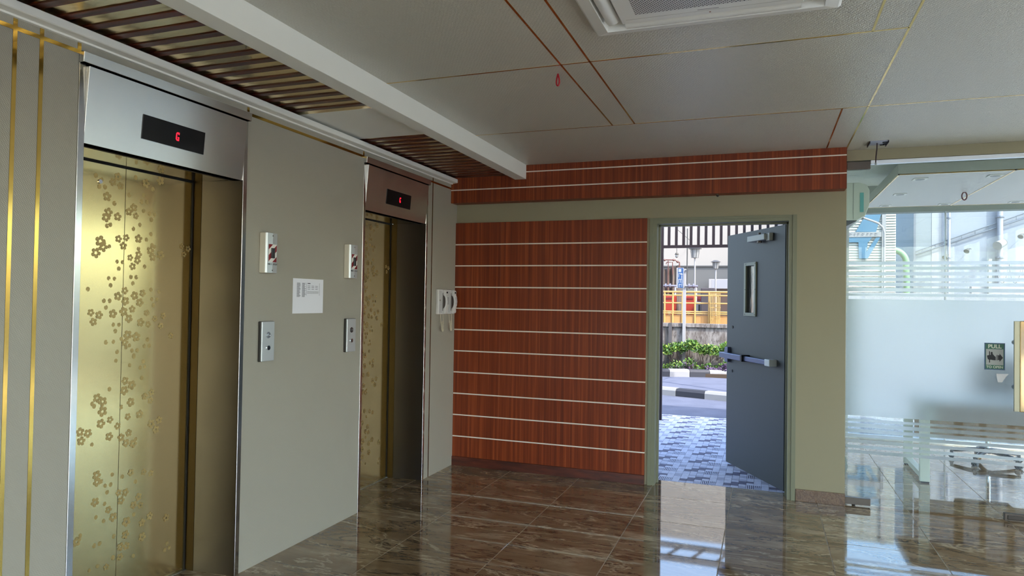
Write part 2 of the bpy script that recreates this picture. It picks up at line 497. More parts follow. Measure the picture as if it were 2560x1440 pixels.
# wooden band above
bd = B().box(XL, 0.556, 5.637, YB, 2.369, ZC).build('trim_3', WOOD, kind=S)
for z0, z1 in ((2.367, 2.478), (2.488, 2.612), (2.622, ZC)):
    B().box(XL, 0.558, 5.62, 5.637, z0, z1).build('wood_plank', WOOD, bd, bevel=0.001, segs=1)
for z in (2.483, 2.617):
    B().box(XL, 0.557, 5.623, 5.637, z-0.005, z+0.005).build('white_strip', STRIPWHITE, bd)

# ---------------- unseen right and entrance sides, glazed end to end to bring daylight in
def glazing(name, axis, t0, u0, u1, cuts, z0, z1, rail=None):
    e = empty(name, (t0, (u0+u1)/2, 0) if axis == 'X' else ((u0+u1)/2, t0, 0), kind=S)
    def bx(ua, ub, za, zb, th, m_, nm):
        b = B()
        if axis == 'X': b.box(t0-th/2, t0+th/2, ua, ub, za, zb)
        else: b.box(ua, ub, t0-th/2, t0+th/2, za, zb)
        b.build(nm, m_, e)
    us = [u0] + cuts + [u1]
    for u in us: bx(u-0.025, u+0.025, z0, z1, 0.08, FRAMEM, 'mullion')
    for a, c in zip(us[:-1], us[1:]):
        bx(a+0.025, c-0.025, z0, z0+0.06, 0.08, FRAMEM, 'rail'); bx(a+0.025, c-0.025, z1-0.06, z1, 0.08, FRAMEM, 'rail')
        if rail: bx(a+0.025, c-0.025, rail-0.02, rail+0.02, 0.06, FRAMEM, 'rail')
        bx(a+0.025, c-0.025, z0+0.06, z1-0.06, 0.008, GLASS, 'pane')
    return e
FRAMEM = plain('window_frame_paint', (206,212,214), 0.4, 0.2)
glazing('added_window_2', 'X', XR+0.05, YF, 5.755, [-0.9, 0.4, 1.7, 3.0, 4.4], 0.0, 2.62)
glazing('window_3', 'Y', YF-0.05, -2.62, XR, [-1.2, 0.2, 1.65], 0.0, 2.62)
slab([-2.83, -2.64, XR+0.3], [0.0, 2.62, 2.9], {(1,0)}, YF-0.2, YF, 'Y').build('wall_front', CREAM, kind=S)
slab([YF-0.2, 5.755], [2.62, 2.9], set(), XR, XR+0.2, 'X').build('wall_right', CREAM, kind=S)

# ---------------- office shell
OX = 3.45
PLASTER = M('textured_plaster', srgb(230,236,230), 0.6)
PLASTER.bump(PLASTER.noise(PLASTER.pos(), 45, 5, 0.6, 1.0), 0.7, 0.012); PLASTER = PLASTER.mat
B().box(0.42, 0.57, 5.95, 8.85, 0, 3.1).build('wall_office', PLASTER, kind=S)
B().box(0.42, OX+0.2, 5.95, 8.85, 2.86, 3.1).build('ceiling_office', PLASTER, kind=S)
slab([0.57, 0.86, OX], [0.0, 2.553, 2.86], {(1,0)}, 8.70, 8.85, 'Y').build('wall_window', plain('grey_green_paint', (150,160,152), 0.5), kind=S)
slab([5.76, 8.85], [2.62, 2.86], set(), OX, OX+0.2, 'X').build('wall_office_right', CREAM, kind=S)
glazing('added_window_5', 'X', OX+0.06, 5.98, 8.70, [7.3], 0.0, 2.62)  # unseen side glazing, added to let more light into the office
w1 = empty('window_1', (2.5, 8.74, 0), kind=S)
for x, hw in ((0.876, 0.016), (1.850, 0.0045), (2.75, 0.016), (OX-0.02, 0.016)):
    B().box(x-hw, x+hw, 8.715, 8.765, 0.0, 2.553).build('mullion', FRAMEM, w1)
for a, c in ((0.892, 1.8455), (1.8545, 2.734), (2.766, OX-0.036)):
    B().box(a, c, 8.715, 8.765, 0.0, 0.05).build('rail', FRAMEM, w1)
    B().box(a, c, 8.735, 8.743, 0.05, 2.553).build('pane', GLASS, w1)

# ---------------- roof over all
B().box(-4.3, XR+0.6, YF-0.4, 5.98, 2.9, 3.6).build('roof', plain('roof_concrete', (150,150,146), 0.8), kind=S)
B().box(0.40, 3.7, 5.98, 8.9, 3.1, 3.4).build('roof_office', plain('roof_concrete_low', (150,150,146), 0.8), kind=S)

B().box(XR+0.6, XR+2.3, YF-0.4, 5.7, 2.9, 3.0).build('sun_blocker', WHITE_PAINT, kind=S)  # unseen slab, added to keep direct sun out of the lobby
# ================================================================== DOOR TO OUTSIDE
d1 = empty('door_1', (-0.34, 5.85, 0), kind=S)
def frame_piece(bx, nm='frame'):
    b = B()
    for q in bx: b.box(*q)
    return b.build(nm, FRAMEGREY, d1, bevel=0.002, segs=1)
# each jamb is a stepped section: casing, reveal and stop
def jamb(xa, sgn):
    # section in (x,y), xa = outer edge, sgn direction to the opening
    sec = [(0,5.745),(0.030,5.745),(0.030,5.752),(0.058,5.752),(0.058,5.86),(0.072,5.86),(0.072,5.90),(0.058,5.90),(0.058,5.952),(0,5.952)]
    pts = [(xa+sgn*x, y, 0.0) for x, y in sec]
    B().prism(pts, (0,0,2.2)).build('jamb', FRAMEGREY, d1)
jamb(-0.903, 1); jamb(0.225, -1)
sec = [(5.745,0),(5.745,-0.022),(5.752,-0.022),(5.752,-0.046),(5.86,-0.046),(5.86,-0.058),(5.90,-0.058),(5.90,-0.046),(5.952,-0.046),(5.952,0)]
B().prism([(-0.845, y, 2.2+z) for y, z in sec], (1.012,0,0)).build('head', FRAMEGREY, d1)
for z in (1.95, 1.585, 0.935, 0.288):
    B().box(0.1640, 0.1668, 5.905, 5.958, z, z+0.118).build('hinge', HINGE, d1)
# the leaf, swung outwards: local s (from hinge), n (towards the lobby), z
HX, HY = 0.147, 5.962
dx, dy = -0.4724, 0.8814
nx, ny = -dy, dx
LF = lambda s_, n_, z: (HX + dx*s_ + nx*n_, HY + dy*s_ + ny*n_, z)
b = B(LF)
g = slab([0.0, 0.492, 0.645, 1.03], [0.008, 1.425, 1.842, 2.148], {(1,1)}, -0.045, 0.0, 'Y')
b.v, b.f, b.m = g.v, g.f, g.m
leaf = b.build('leaf', DOORGREY, d1)
b = B(LF)
g = slab([0.462, 0.492, 0.645, 0.680], [1.394, 1.425, 1.842, 1.872], {(1,1)}, -0.012, 0.012, 'Y'); b.v, b.f, b.m = g.v, g.f, g.m
b.build('vision_frame', FRAMEGREY, leaf, bevel=0.002, segs=1)
wg = M('rippled_glass', srgb(235,240,240), 0.12, Transmission_Weight=0.9); wg.bump(wg.noise(wg.pos((30,30,4)), 1, 2), 0.6, 0.01)
B(LF).box(0.492, 0.645, -0.032, -0.026, 1.425, 1.842).build('vision_glass', wg.mat, leaf)
for s_, z in ((0.487,1.87-0.012),(0.655,1.87-0.012),(0.487,1.63),(0.667,1.63),(0.487,1.41),(0.667,1.41)):
    B(LF).cyl((s_-0.01,0.012,z), (s_-0.01,0.0145,z), 0.005, seg=8).build('screw', HINGE, leaf)
# closer body
B(LF).box(0.24, 0.54, 0.0, 0.055, 2.045, 2.095).box(0.19, 0.245, 0.0, 0.035, 2.035, 2.10).build('closer_body', plain('closer_paint', (164,168,162), 0.4), leaf, bevel=0.004)
B(LF).cyl((0.37,0.028,2.095), (0.37,0.028,2.115), 0.012, seg=12).build('closer_spindle', HINGE, leaf)
B(LF).cyl((0.37,0.028,2.045), (0.37,0.028,2.028), 0.02, seg=12).build('closer_cap', HINGE, leaf)
# panic bar
B(LF).box(0.16, 0.60, 0.028, 0.062, 1.000, 1.040).build('panic_bar', BARMETAL, leaf, bevel=0.004)
B(LF).box(0.60, 1.035, 0.022, 0.078, 0.996, 1.046).build('panic_push_pad', BARMETAL, leaf, bevel=0.005)
B(LF).box(0.575, 0.605, 0.0, 0.080, 0.992, 1.050).build('panic_collar', BLACK, leaf, bevel=0.002)
B(LF).box(0.115, 0.195, 0.0, 0.068, 0.992, 1.048).build('panic_bracket', plain('bracket_grey', (178,182,182), 0.4, 0.3), leaf, bevel=0.003)
B(LF).prism([(0.955,0.0,0.955),(1.012,0.0,0.955),(1.025,0.0,0.99),(1.025,0.0,1.055),(1.012,0.0,1.095),(0.955,0.0,1.095)], (0,0.03,0)).build('latch_case', BARMETAL, leaf)
for z in (1.285, 0.876):
    B(LF).cyl((0.915,0.0,z), (0.915,0.004,z), 0.013, seg=12).build('lock_hole', BLACK, leaf)

# ================================================================== GLASS DOOR TO OFFICE
d2 = empty('door_2', (1.14, 5.80, 0), kind=S)
gl = B().box(0.577, 1.712, 5.785, 5.797, 0.012, 2.585).build('glass_leaf', GLASS, d2)
FZ = [(1.810,1.834),(1.773,1.795),(1.731,1.755),(1.689,1.713),(1.652,1.676),(1.610,1.637),(1.576,1.595)]
def films(par, x0, x1, y):
    def sheet(nm, z0, z1): B().quad((x0,y,z0), (x1,y,z0), (x1,y,z1), (x0,y,z1)).build(nm, FILM, par)
    sheet('frosted_film', 0.676, 1.552)
    for a, c in FZ:
        sheet('film_stripe', a, c); sheet('film_stripe', 2.228-c, 2.228-a)
films(gl, 0.578, 1.711, 5.7845)
for x0, x1, z0, z1, nm in ((0.575,0.747,0.012,0.062,'patch_fitting'), (1.590,1.716,0.010,0.060,'patch_lock'), (0.573,0.734,2.532,2.590,'patch_fitting')):
    B().box(x0, x1, 5.770, 5.812, z0, z1).build(nm, PATCH, gl, bevel=0.002)
B().box(1.605, 1.700, 5.766, 5.770, 0.020, 0.050).build('lock_cover', plain('lock_cover', (70,64,60), 0.4, 0.6), gl, bevel=0.004)
B().cyl((0.635,5.79,0.0), (0.635,5.79,0.012), 0.012).build('pivot', BLACK, gl)
# pull handle: flat polished bar on two standoffs
hb = B().box(1.655, 1.705, 5.690, 5.712, 0.784, 1.413).build('pull_handle', plain('polished_brass_handle', (226,196,150), 0.07, 1.0), gl, bevel=0.005)
B().box(1.622, 1.655, 5.694, 5.710, 0.786, 1.411).build('handle_reflection', plain('handle_reflection_cream', (176,172,148), 0.35, 0.4), gl, bevel=0.002)  # cream bar built in place of the reflection beside the handle
for z in (1.261, 0.948):
    B().cyl((1.648,5.712,z), (1.648,5.785,z), 0.017).build('handle_standoff', plain('standoff_steel', (90,92,98), 0.25, 0.9), gl, smooth=True)
# transom rail above
B().box(0.734, XR+0.3, 5.765, 5.815, 2.567, 2.595).build('trim_4', ALU, bevel=0.002, kind=S)
# fixed panes to the right of the leaf
wf = empty('window_4', (3.0, 5.80, 0), kind=S)
for x0, x1 in ((1.722, 2.9), (2.906, XR+0.3)):
    pn = B().box(x0, x1, 5.785, 5.797, 0.012, 2.567).build('pane', GLASS, wf)
    films(pn, x0, x1, 5.7845)

BLOSSOMS = [(2.491,2.077,0.019),(2.464,2.046,0.019),(2.506,2.034,0.018),(2.435,1.971,0.022),(2.654,2.071,0.022),(2.743,2.099,0.022),(2.585,1.938,0.02),(2.444,1.896,0.022),(2.432,1.87,0.022),(2.495,1.881,0.02),(2.558,1.913,0.019),(2.598,1.897,0.016),(2.405,1.753,0.026),(2.42,1.728,0.024),(2.503,1.773,0.018),(2.546,1.783,0.017),(2.531,1.741,0.019),(2.618,1.784,0.021),(2.894,1.768,0.015),(2.937,1.757,0.017),(2.383,1.696,0.024),(2.691,1.729,0.022),(2.706,1.697,0.021),(2.754,1.71,0.023),(2.621,1.704,0.019),(2.614,1.674,0.019),(2.572,1.685,0.016),(2.587,1.642,0.018),(2.909,1.725,0.016),(2.546,1.52,0.018),(2.508,1.492,0.021),(2.551,1.468,0.021),(2.603,1.496,0.021),(2.65,1.509,0.018),(2.635,1.461,0.021),(2.366,1.413,0.017),(2.409,1.401,0.019),(2.38,1.369,0.018),(2.483,1.406,0.021),(2.542,1.416,0.022),(2.591,1.428,0.018),(2.573,1.381,0.021),(2.643,1.36,0.021),(2.677,1.408,0.016),(2.689,1.349,0.016),(2.729,1.378,0.016),(2.782,1.392,0.016),(2.767,1.339,0.016),(2.569,1.299,0.023),(2.619,1.288,0.023),(2.835,1.285,0.016),(2.553,1.263,0.019),(2.561,1.072,0.019),(2.6,1.047,0.022),(2.557,1.024,0.022),(2.596,0.962,0.022),(2.41,1.006,0.021),(2.44,0.985,0.022),(2.44,0.938,0.024),(2.678,0.981,0.017),(2.72,0.997,0.017),(2.714,0.956,0.017),(2.65,0.894,0.021),(2.581,0.892,0.017),(2.482,0.892,0.017),(2.433,0.881,0.022),(2.524,0.855,0.017),(2.722,0.834,0.021),(2.772,0.845,0.019),(2.752,0.799,0.02),(2.327,0.859,0.02),(2.367,0.846,0.02),(2.334,0.816,0.02),(2.48,0.811,0.02),(2.589,0.81,0.018),(2.546,0.795,0.019),(2.575,0.762,0.019),(2.617,0.752,0.021),(2.418,0.639,0.021),(2.607,0.608,0.017),(2.684,0.594,0.016),(2.728,0.578,0.016),(2.578,0.517,0.019),(2.54,0.525,0.016),(2.555,0.483,0.019),(2.413,0.512,0.021),(2.656,0.475,0.019),(2.628,0.441,0.019),(2.669,0.429,0.016),(2.486,0.457,0.017),(2.512,0.413,0.021),(2.588,0.369,0.023),(2.421,0.605,0.02),(2.681,0.337,0.019),(2.727,0.358,0.019),(2.833,0.318,0.019),(2.684,0.264,0.021),(2.324,0.354,0.021),(2.585,0.306,0.02),(2.558,0.255,0.019),(2.591,0.248,0.019),(2.557,0.206,0.017),(2.482,0.183,0.015)]
PETALS = [(2.373,2.062,0.012),(2.402,2.047,0.012),(2.392,2.013,0.012),(2.422,2.016,0.012),(2.592,2.091,0.012),(2.697,2.048,0.012),(2.557,1.997,0.012),(2.642,2.008,0.011),(2.631,1.974,0.012),(2.661,1.977,0.012),(2.475,1.944,0.012),(2.643,1.928,0.011),(2.68,1.918,0.012),(2.711,1.918,0.011),(2.438,1.83,0.011),(2.456,1.838,0.011),(2.692,1.889,0.012),(2.624,1.855,0.011),(2.586,1.831,0.011),(2.691,1.814,0.011),(2.665,1.783,0.011),(2.454,1.732,0.01),(2.619,1.733,0.011),(2.7,1.758,0.011),(2.715,1.751,0.011),(2.498,1.661,0.01),(2.528,1.66,0.01),(2.509,1.627,0.011),(2.658,1.645,0.011),(2.455,1.578,0.01),(2.486,1.577,0.01),(2.466,1.544,0.011),(2.579,1.589,0.011),(2.61,1.589,0.011),(2.591,1.557,0.011),(2.347,1.523,0.011),(2.7,1.527,0.011),(2.751,1.518,0.01),(2.432,1.469,0.011),(2.463,1.469,0.011),(2.444,1.437,0.011),(2.707,1.479,0.01),(2.738,1.478,0.01),(2.718,1.447,0.011),(2.486,1.353,0.01),(2.518,1.352,0.01),(2.498,1.321,0.011),(2.449,1.269,0.011),(2.489,1.27,0.01),(2.533,1.282,0.01),(2.687,1.271,0.011),(2.668,1.239,0.011),(2.698,1.239,0.011),(2.58,1.246,0.01),(2.561,1.238,0.01),(2.595,1.22,0.011),(2.626,1.219,0.011),(2.511,1.219,0.011),(2.607,1.196,0.01),(2.506,1.176,0.01),(2.607,1.189,0.011),(2.665,1.161,0.011),(2.585,1.147,0.01),(2.647,1.13,0.01),(2.674,1.133,0.009),(2.474,1.041,0.011),(2.543,0.945,0.011),(2.658,1.077,0.011),(2.385,0.982,0.011),(2.395,0.969,0.011),(2.631,0.772,0.01),(2.389,0.789,0.01),(2.444,0.603,0.01),(2.465,0.578,0.01),(2.494,0.576,0.011),(2.476,0.544,0.011),(2.502,0.623,0.01),(2.558,0.599,0.011),(2.636,0.556,0.011),(2.464,0.491,0.01),(2.42,0.439,0.01),(2.631,0.393,0.011),(2.461,0.41,0.01),(2.519,0.318,0.011),(2.341,0.377,0.01),(2.414,0.307,0.011),(2.443,0.308,0.011),(2.843,0.179,0.011),(2.829,0.148,0.011),(2.858,0.152,0.01),(2.517,0.215,0.012),(2.634,0.184,0.011),(2.435,0.204,0.01),(2.392,0.198,0.009)]
# ================================================================== LIFT ENTRANCES
def blossom_mesh(b, y, z, r, x, rot):
    n = 30; inner = []; outer = []
    for k in range(n):
        th = 2*PI*k/n + rot
        lobe = abs(math.cos(2.5*(th-rot)))
        ro = r*(0.60 + 0.44*lobe**0.55); ri = r*(0.20 + 0.16*lobe)
        outer.append((x, y+ro*math.sin(th)*0.98, z+ro*math.cos(th))); inner.append((x, y+ri*math.sin(th), z+ri*math.cos(th)))
    b.add(outer + inner, [(k, (k+1) % n, n+(k+1) % n, n+k) for k in range(n)])
def petal_mesh(b, y, z, r, x, rot):
    pts = [(x, y, z + 0.0)]
    n = 12
    c = (y, z)
    pts = [(x, y + 0.25*r*math.sin(rot), z + 0.25*r*math.cos(rot))]
    for k in range(n+1):
        th = rot + 0.28 + (2*PI-0.56)*k/n
        pts.append((x, y + 0.92*r*math.sin(th), z + 1.05*r*math.cos(th)))
    b.add(pts, [(0, k, k+1) for k in range(1, n+1)])

def lift(dy, label, floor_label):
    Y = lambda v_: v_ + dy
    L = empty('elevator_entrance', (-2.82, Y(2.53), 0), label, 'elevator', 'pair of elevator entrances')
    X0 = XL + 0.004
    # casing
    B().box(X0-0.30, X0, Y(2.033), Y(2.062), 0, 2.457).build('jamb', STEEL_EDGE, L, bevel=0.0015, segs=1)
    B().box(X0-0.26, X0, Y(2.992), Y(3.022), 0, 2.457).build('jamb', STEEL_EDGE, L, bevel=0.0015, segs=1)
    B().prism([(X0-0.002,Y(2.990),0),(X0-0.002,Y(2.992),0),(X0-0.257,Y(2.992),0),(X0-0.257,Y(2.964),0)], (0,0,2.13)).build('reveal_panel', STEEL, L)
    B().prism([(X0-0.02,Y(2.033),2.457),(X0+0.022,Y(2.033),2.457),(X0+0.026,Y(2.033),2.500),(X0-0.02,Y(2.033),2.500)], (0,0.989,0)).build('head_casing', STEEL_HEAD, L, bevel=0.0015, segs=1)
    hd = B().prism([(X0-0.056,Y(2.0625),2.128),(X0-0.006,Y(2.0625),2.128),(X0+0.020,Y(2.0625),2.448),(X0-0.056,Y(2.0625),2.448)], (0,0.929,0)).build('header_panel', STEEL_HEAD, L, bevel=0.0012, segs=1)
    B().box(X0-0.08, X0-0.058, Y(2.062), Y(2.988), 2.128, 2.457).build('header_backing', DARKGAP, L)
    B().box(-2.955, X0-0.008, Y(2.062), Y(2.966), 2.130, 2.145).build('soffit', STEEL_SOFFIT, L)
    # indicator
    tilt = lambda x, y, z: (X0-0.0055 + (z-2.128)*0.0813 + x, y, z)
    ind = B(tilt).box(-0.002, 0.003, Y(2.338), Y(2.703), 2.209, 2.319).build('floor_indicator', BLACK, L, label=floor_label)
    gy = Y(2.535); gz = 2.262; w_, h_, th = 0.020, 0.040, 0.0065
    pts = [(w_,h_*0.72),(w_,h_),(0.3*w_,h_),(0,h_*0.82),(0,h_*0.18),(0.3*w_,0),(w_,0),(w_,h_*0.46),(0.55*w_,h_*0.46),(0.55*w_,h_*0.46-th),(w_-th,h_*0.46-th),(w_-th,th),(0.4*w_,th),(th,h_*0.25),(th,h_*0.75),(0.4*w_,h_-th),(w_-th,h_-th),(w_-th,h_*0.72)]
    B(tilt).prism([(0.0031, gy-w_/2+p[0], gz-h_/2+p[1]) for p in pts], (0.0006,0,0)).build('floor_letter', LED, ind)
    # doors
    xd = -2.98
    def leafp(y0, y1, lo, hi):
        p = B().box(xd-0.03, xd, Y(y0), Y(y1), 0.004, 2.122).build('door_panel', BRASS_DOOR, L)
        b = B()
        rnd = random.Random(3)
        for k, (y, z, r) in enumerate(BLOSSOMS):
            if lo <= y < hi: blossom_mesh(b, Y(y), z, r*1.05, xd+0.0008+0.00003*(k % 20), rnd.random()*2*PI)
        for k, (y, z, r) in enumerate(PETALS):
            if lo <= y < hi: petal_mesh(b, Y(y), z, r, xd+0.0004+0.00002*(k % 17), rnd.random()*2*PI)
        o = b.build('etched_blossoms', BRASS_ETCH, p, label='blossoms etched in the brass', kind='stuff')
        return p
    leafp(2.066, 2.5340, 0, 2.5355); leafp(2.5372, 2.957, 2.5355, 9)
    B().box(xd-0.028, xd-0.0015, Y(2.5340), Y(2.5372), 0.004, 2.122).build('seam_shade_strip', plain('seam_shade_brown', (70,54,26), 0.6), L)  # dark strip fills the seam between the leaves, standing in for its shade
    B().box(-3.03, xd-0.031, Y(2.05), Y(2.988), 0, 2.16).build('gap_shade_backing', DARKGAP, L)  # black sheet behind the leaves, put in as the darkness of the gaps
    B().box(xd-0.05, xd, Y(2.058), Y(2.99), 2.1225, 2.15).build('lintel', DARKGAP, L)
    # brass inner jamb beside the leaf
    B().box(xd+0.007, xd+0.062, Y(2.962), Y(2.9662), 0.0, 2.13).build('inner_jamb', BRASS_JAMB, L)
    B().box(xd-0.03, xd+0.007, Y(2.9555), Y(2.9645), 0.004, 2.1235).build('gap_shade_strip', DARKGAP, L)  # black strip stands in for the shade in the gap beside the leaf
    B().box(xd-0.03, xd+0.018, Y(2.062), Y(2.966), -0.002, 0.0025).build('sill', SATIN, L)
    if dy == 0:
        B().cyl((xd+0.0005,Y(2.395),2.037), (xd+0.006,Y(2.395),2.037), 0.010, seg=14).build('door_lock', CHROME, L, smooth=True, label='small round chrome lock')
    return L
lift(0.0, 'brass blossom elevator door in steel surround, nearest the camera', 'black floor display with red G')
lift(2.148, 'brass blossom elevator door in steel surround, beside the two wall phones', 'black floor display with red G')

# ================================================================== THINGS ON THE LIFT WALL
def fire_switch(y0, label):
    Y = y0; w_ = 0.104; z0, z1 = 1.634, 1.862
    F = empty('fire_switch', (XL, Y+w_/2, z0), label, 'switch', 'fire switches between the elevators')
    # box behind, slightly rounded face plate in front
    B().box(XL, XL+0.040, Y, Y+w_, z0, z1).build('back_box', OFFWHITE, F, bevel=0.004)
    pr = [(XL+0.0395,Y+0.002),(XL+0.046,Y+0.012),(XL+0.049,Y+w_/2),(XL+0.046,Y+w_-0.012),(XL+0.0395,Y+w_-0.002)]
    fx = XL+0.0492
    B().prism([(x,y,z0+0.001) for x,y in pr], (0,0,z1-z0-0.002)).build('face_plate', PLATE, F, bevel=0.001, segs=1)
    yc = Y+w_/2; sw, z_lo, z_hi = 0.066, 1.697, 1.797
    lab = B().box(fx-0.0016, fx, yc-sw/2, yc+sw/2, z_lo, z_hi).build('warning_label', plain('label_white', (232,230,224), 0.5), F)
    RED = plain('warning_red', (128,22,32), 0.5)
    # diagonal stripes clipped to the label
    def clip(poly):
        def cut(poly, f, inter):
            out = []
            for i in range(len(poly)):
                a, c = poly[i], poly[(i+1) % len(poly)]
                if f(a): out.append(a)
                if f(a) != f(c): out.append(inter(a, c))
            return out
        for ax, lim, sg in ((0,-sw/2,1),(0,sw/2,-1),(1,z_lo,1),(1,z_hi,-1)):
            if not poly: break
            f = lambda p: sg*(p[ax]-lim) >= 0
            def inter(a, c):
                tt = (lim-a[ax])/(c[ax]-a[ax]); return (a[0]+(c[0]-a[0])*tt, a[1]+(c[1]-a[1])*tt)
            poly = cut(poly, f, inter)
        return poly
    for k in range(-3, 4):
        zc = 1.747 + k*0.066
        poly = clip([(-0.05, zc-0.062), (0.05, zc+0.028), (0.05, zc+0.062), (-0.05, zc-0.028)])
        if len(poly) > 2: B().prism([(fx, yc+p[0], p[1]) for p in poly], (0.0004,0,0)).build('red_stripe', RED, lab)
    B().box(fx, fx+0.006, yc-0.014, yc+0.014, 1.718, 1.776).build('rocker', plain('rocker_grey', (52,54,56), 0.4), F, bevel=0.002)
    text_part('lettering', 'FIRE SWITCH', 0.0135, plain('print_black', (40,40,44), 0.6), F, lambda u, v, w: (fx-0.0008+w, yc+u, 1.684+v))
    for z in (1.845, 1.650): B().cyl((fx-0.002,yc,z), (fx+0.0005,yc,z), 0.0035, seg=10).build('screw', plain('screw_dark', (50,50,52), 0.4, 0.5), F)
fire_switch(3.135, 'white fire switch box with red stripes, beside the nearer elevator')
fire_switch(3.962, 'white fire switch box with red stripes, beside the farther elevator')

def call_station(y0, label, dark):
    Y = y0; w_ = 0.108; z0, z1 = 1.135, 1.362
    C = empty('call_button_panel', (XL, Y+w_/2, z0), label, 'call panel', 'elevator call panels')
    B().box(XL, XL+0.020, Y, Y+w_, z0, z1).build('back_box', plain('panel_box_dark', (64,62,60), 0.4, 0.5), C, bevel=0.004)
    B().box(XL+0.018, XL+0.027, Y+0.001, Y+w_-0.001, z0+0.001, z1-0.001).build('face_plate', PLATE, C, bevel=0.004, segs=3)
    yc = Y+w_/2; x = XL+0.027
    bt = B().cyl((x-0.001,yc,1.284), (x+0.003,yc,1.284), 0.019, 0.017, 24).build('call_button', plain('button_grey' if not dark else 'button_dark', (150,156,164) if not dark else (70,62,60), 0.3, 0.6), C, smooth=True)
    B().tube([(x+0.003, yc+0.0095*math.cos(k*PI/8), 1.284+0.0095*math.sin(k*PI/8)) for k in range(16)], 0.0012, 6, closed=True).build('button_ring', CHROME, bt)
    ks = B().cyl((x-0.001,yc,1.212), (x+0.005,yc,1.212), 0.014, 0.013, 20).build('key_switch', CHROME, C, smooth=True)
    B().cyl((x+0.005,yc,1.212), (x+0.0056,yc,1.212), 0.0085, 0.0085, 16).build('key_barrel', BLACK, ks)
    B().box(x+0.0056, x+0.0066, yc-0.0015, yc+0.0015, 1.206, 1.218).build('key_slot', CHROME, ks)
call_station(3.139, 'metal call panel with grey button, under the nearer fire switch', False)
call_station(3.975, 'metal call panel with dark button, under the farther fire switch', True)

# notice
PAPER = plain('white_paper', (226,228,236), 0.7); INK = plain('grey_ink', (120,122,132), 0.7); INKD = plain('dark_ink', (74,76,86), 0.7)
pa = B().box(XL+0.0004, XL+0.0012, 3.433, 3.735, 1.402, 1.615).build('paper_notice', PAPER, label='white printed paper notice taped between the two elevators', cat='paper')
rb = B(); rnd = random.Random(5)
for col in (3.470, 3.520):
    for k in range(22):
        z = 1.588 - k*0.0040
        rb.box(XL+0.0013, XL+0.00145, col, col+0.024+0.012*rnd.random(), z-0.0012, z+0.0012)
for r_ in range(3):
    for q in range(3):
        rb.box(XL+0.0013, XL+0.00145, 3.575+q*0.038, 3.575+q*0.038+0.026, 1.570-r_*0.010, 1.573-r_*0.010)
for r_ in range(4): rb.box(XL+0.0013, XL+0.00145, 3.570, 3.686, 1.538-r_*0.0045, 1.5395-r_*0.0045)
rb.build('printed_text', INK, pa, kind='stuff')
for y in (3.564, 3.694):
    B().box(XL+0.0013, XL+0.0015, y, y+0.0018, 1.512, 1.590).build('printed_rule', INKD, pa)
B().box(XL+0.0013, XL+0.0015, 3.574, 3.602, 1.584, 1.589).build('printed_heading', INKD, pa)

# phones
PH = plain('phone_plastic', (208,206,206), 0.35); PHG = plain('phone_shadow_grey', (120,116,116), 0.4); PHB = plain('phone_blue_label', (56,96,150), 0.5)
def phone(y0, w_, label):
    z0, z1 = 1.372, 1.588
    p = empty('wall_phone', (XL, y0+w_/2, z0), label, 'phone', 'wall phones beside the farther elevator')
    B().box(XL, XL+0.028, y0, y0+w_, z0, z1).build('base', PH, p, bevel=0.006, segs=3)
    B().box(XL+0.028, XL+0.030, y0+0.010, y0+w_*0.40, z0+0.012, z1-0.012).build('face_panel', plain('phone_pale_grey', (186,186,188), 0.4), p)
    yh = y0 + w_*0.66
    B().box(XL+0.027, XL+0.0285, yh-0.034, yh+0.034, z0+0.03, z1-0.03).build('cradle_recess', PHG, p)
    # handset: arched profile swept over its width
    prof = [(0.028,0.006),(0.050,0.006),(0.057,0.020),(0.055,0.048),(0.065,0.080),(0.068,0.110),(0.065,0.140),(0.055,0.170),(0.057,0.196),(0.050,0.210),(0.028,0.210),(0.028,0.166),(0.040,0.158),(0.048,0.135),(0.050,0.108),(0.048,0.080),(0.040,0.058),(0.028,0.050)]
    hs = B().prism([(XL+x, yh-0.024, z0+z) for x, z in prof], (0,0.048,0)).build('handset', PH, p, bevel=0.004)
    B().box(XL+0.0655, XL+0.0688, yh-0.012, yh+0.012, z0+0.085, z0+0.150).build('handset_grip', plain('grip_grey', (172,172,176), 0.5), hs)
    B().box(XL+0.0568, XL+0.0582, yh-0.014, yh+0.012, z0+0.182, z0+0.197).build('handset_mark', BLACK, hs)
    B().box(XL+0.0280, XL+0.031, yh+0.030, yh+0.044, z0+0.020, z0+0.075).build('blue_label', PHB, p)
    B().box(XL+0.030, XL+0.0315, y0+0.018, y0+0.028, z0+0.115, z0+0.128).build('indicator', plain('phone_indicator', (96,86,40), 0.4), p)
    # coiled cord hanging in a narrow loop
    ax = []
    ya, yb_ = y0+w_*0.34, yh
    for k in range(41):
        tt = k/40
        z = z0 - 0.145*math.sin(PI*tt)**0.75 + (0.006 if tt in (0,1) else 0)
        ax.append(Vector((XL+0.020+0.010*math.sin(PI*tt), ya+(yb_-ya)*(tt if 0.08 < tt < 0.92 else tt), z)))
    pts = []
    N = 330
    for k in range(N+1):
        tt = k/N*40; i = min(int(tt), 39); f_ = tt-i
        q = ax[i].lerp(ax[i+1], f_); tn = (ax[i+1]-ax[i]).normalized()
        sx = tn.cross(Vector((1,0,0))); sx.normalize(); sy = tn.cross(sx)
        am = 0.0062*min(1, max(0, min(k-22, N-22-k))/18)
        ph = k*2*PI/8.0
        pts.append(q + sx*am*math.cos(ph) + sy*am*math.sin(ph))
    B().tube(pts, 0.0018, 5).build('coiled_cord', plain('cord_cream', (214,206,184), 0.5), p, smooth=True)
phone(5.350, 0.165, 'white wall phone with coiled cord, farther from the wooden wall')
phone(5.525, 0.155, 'white wall phone with coiled cord, next to the wooden wall')

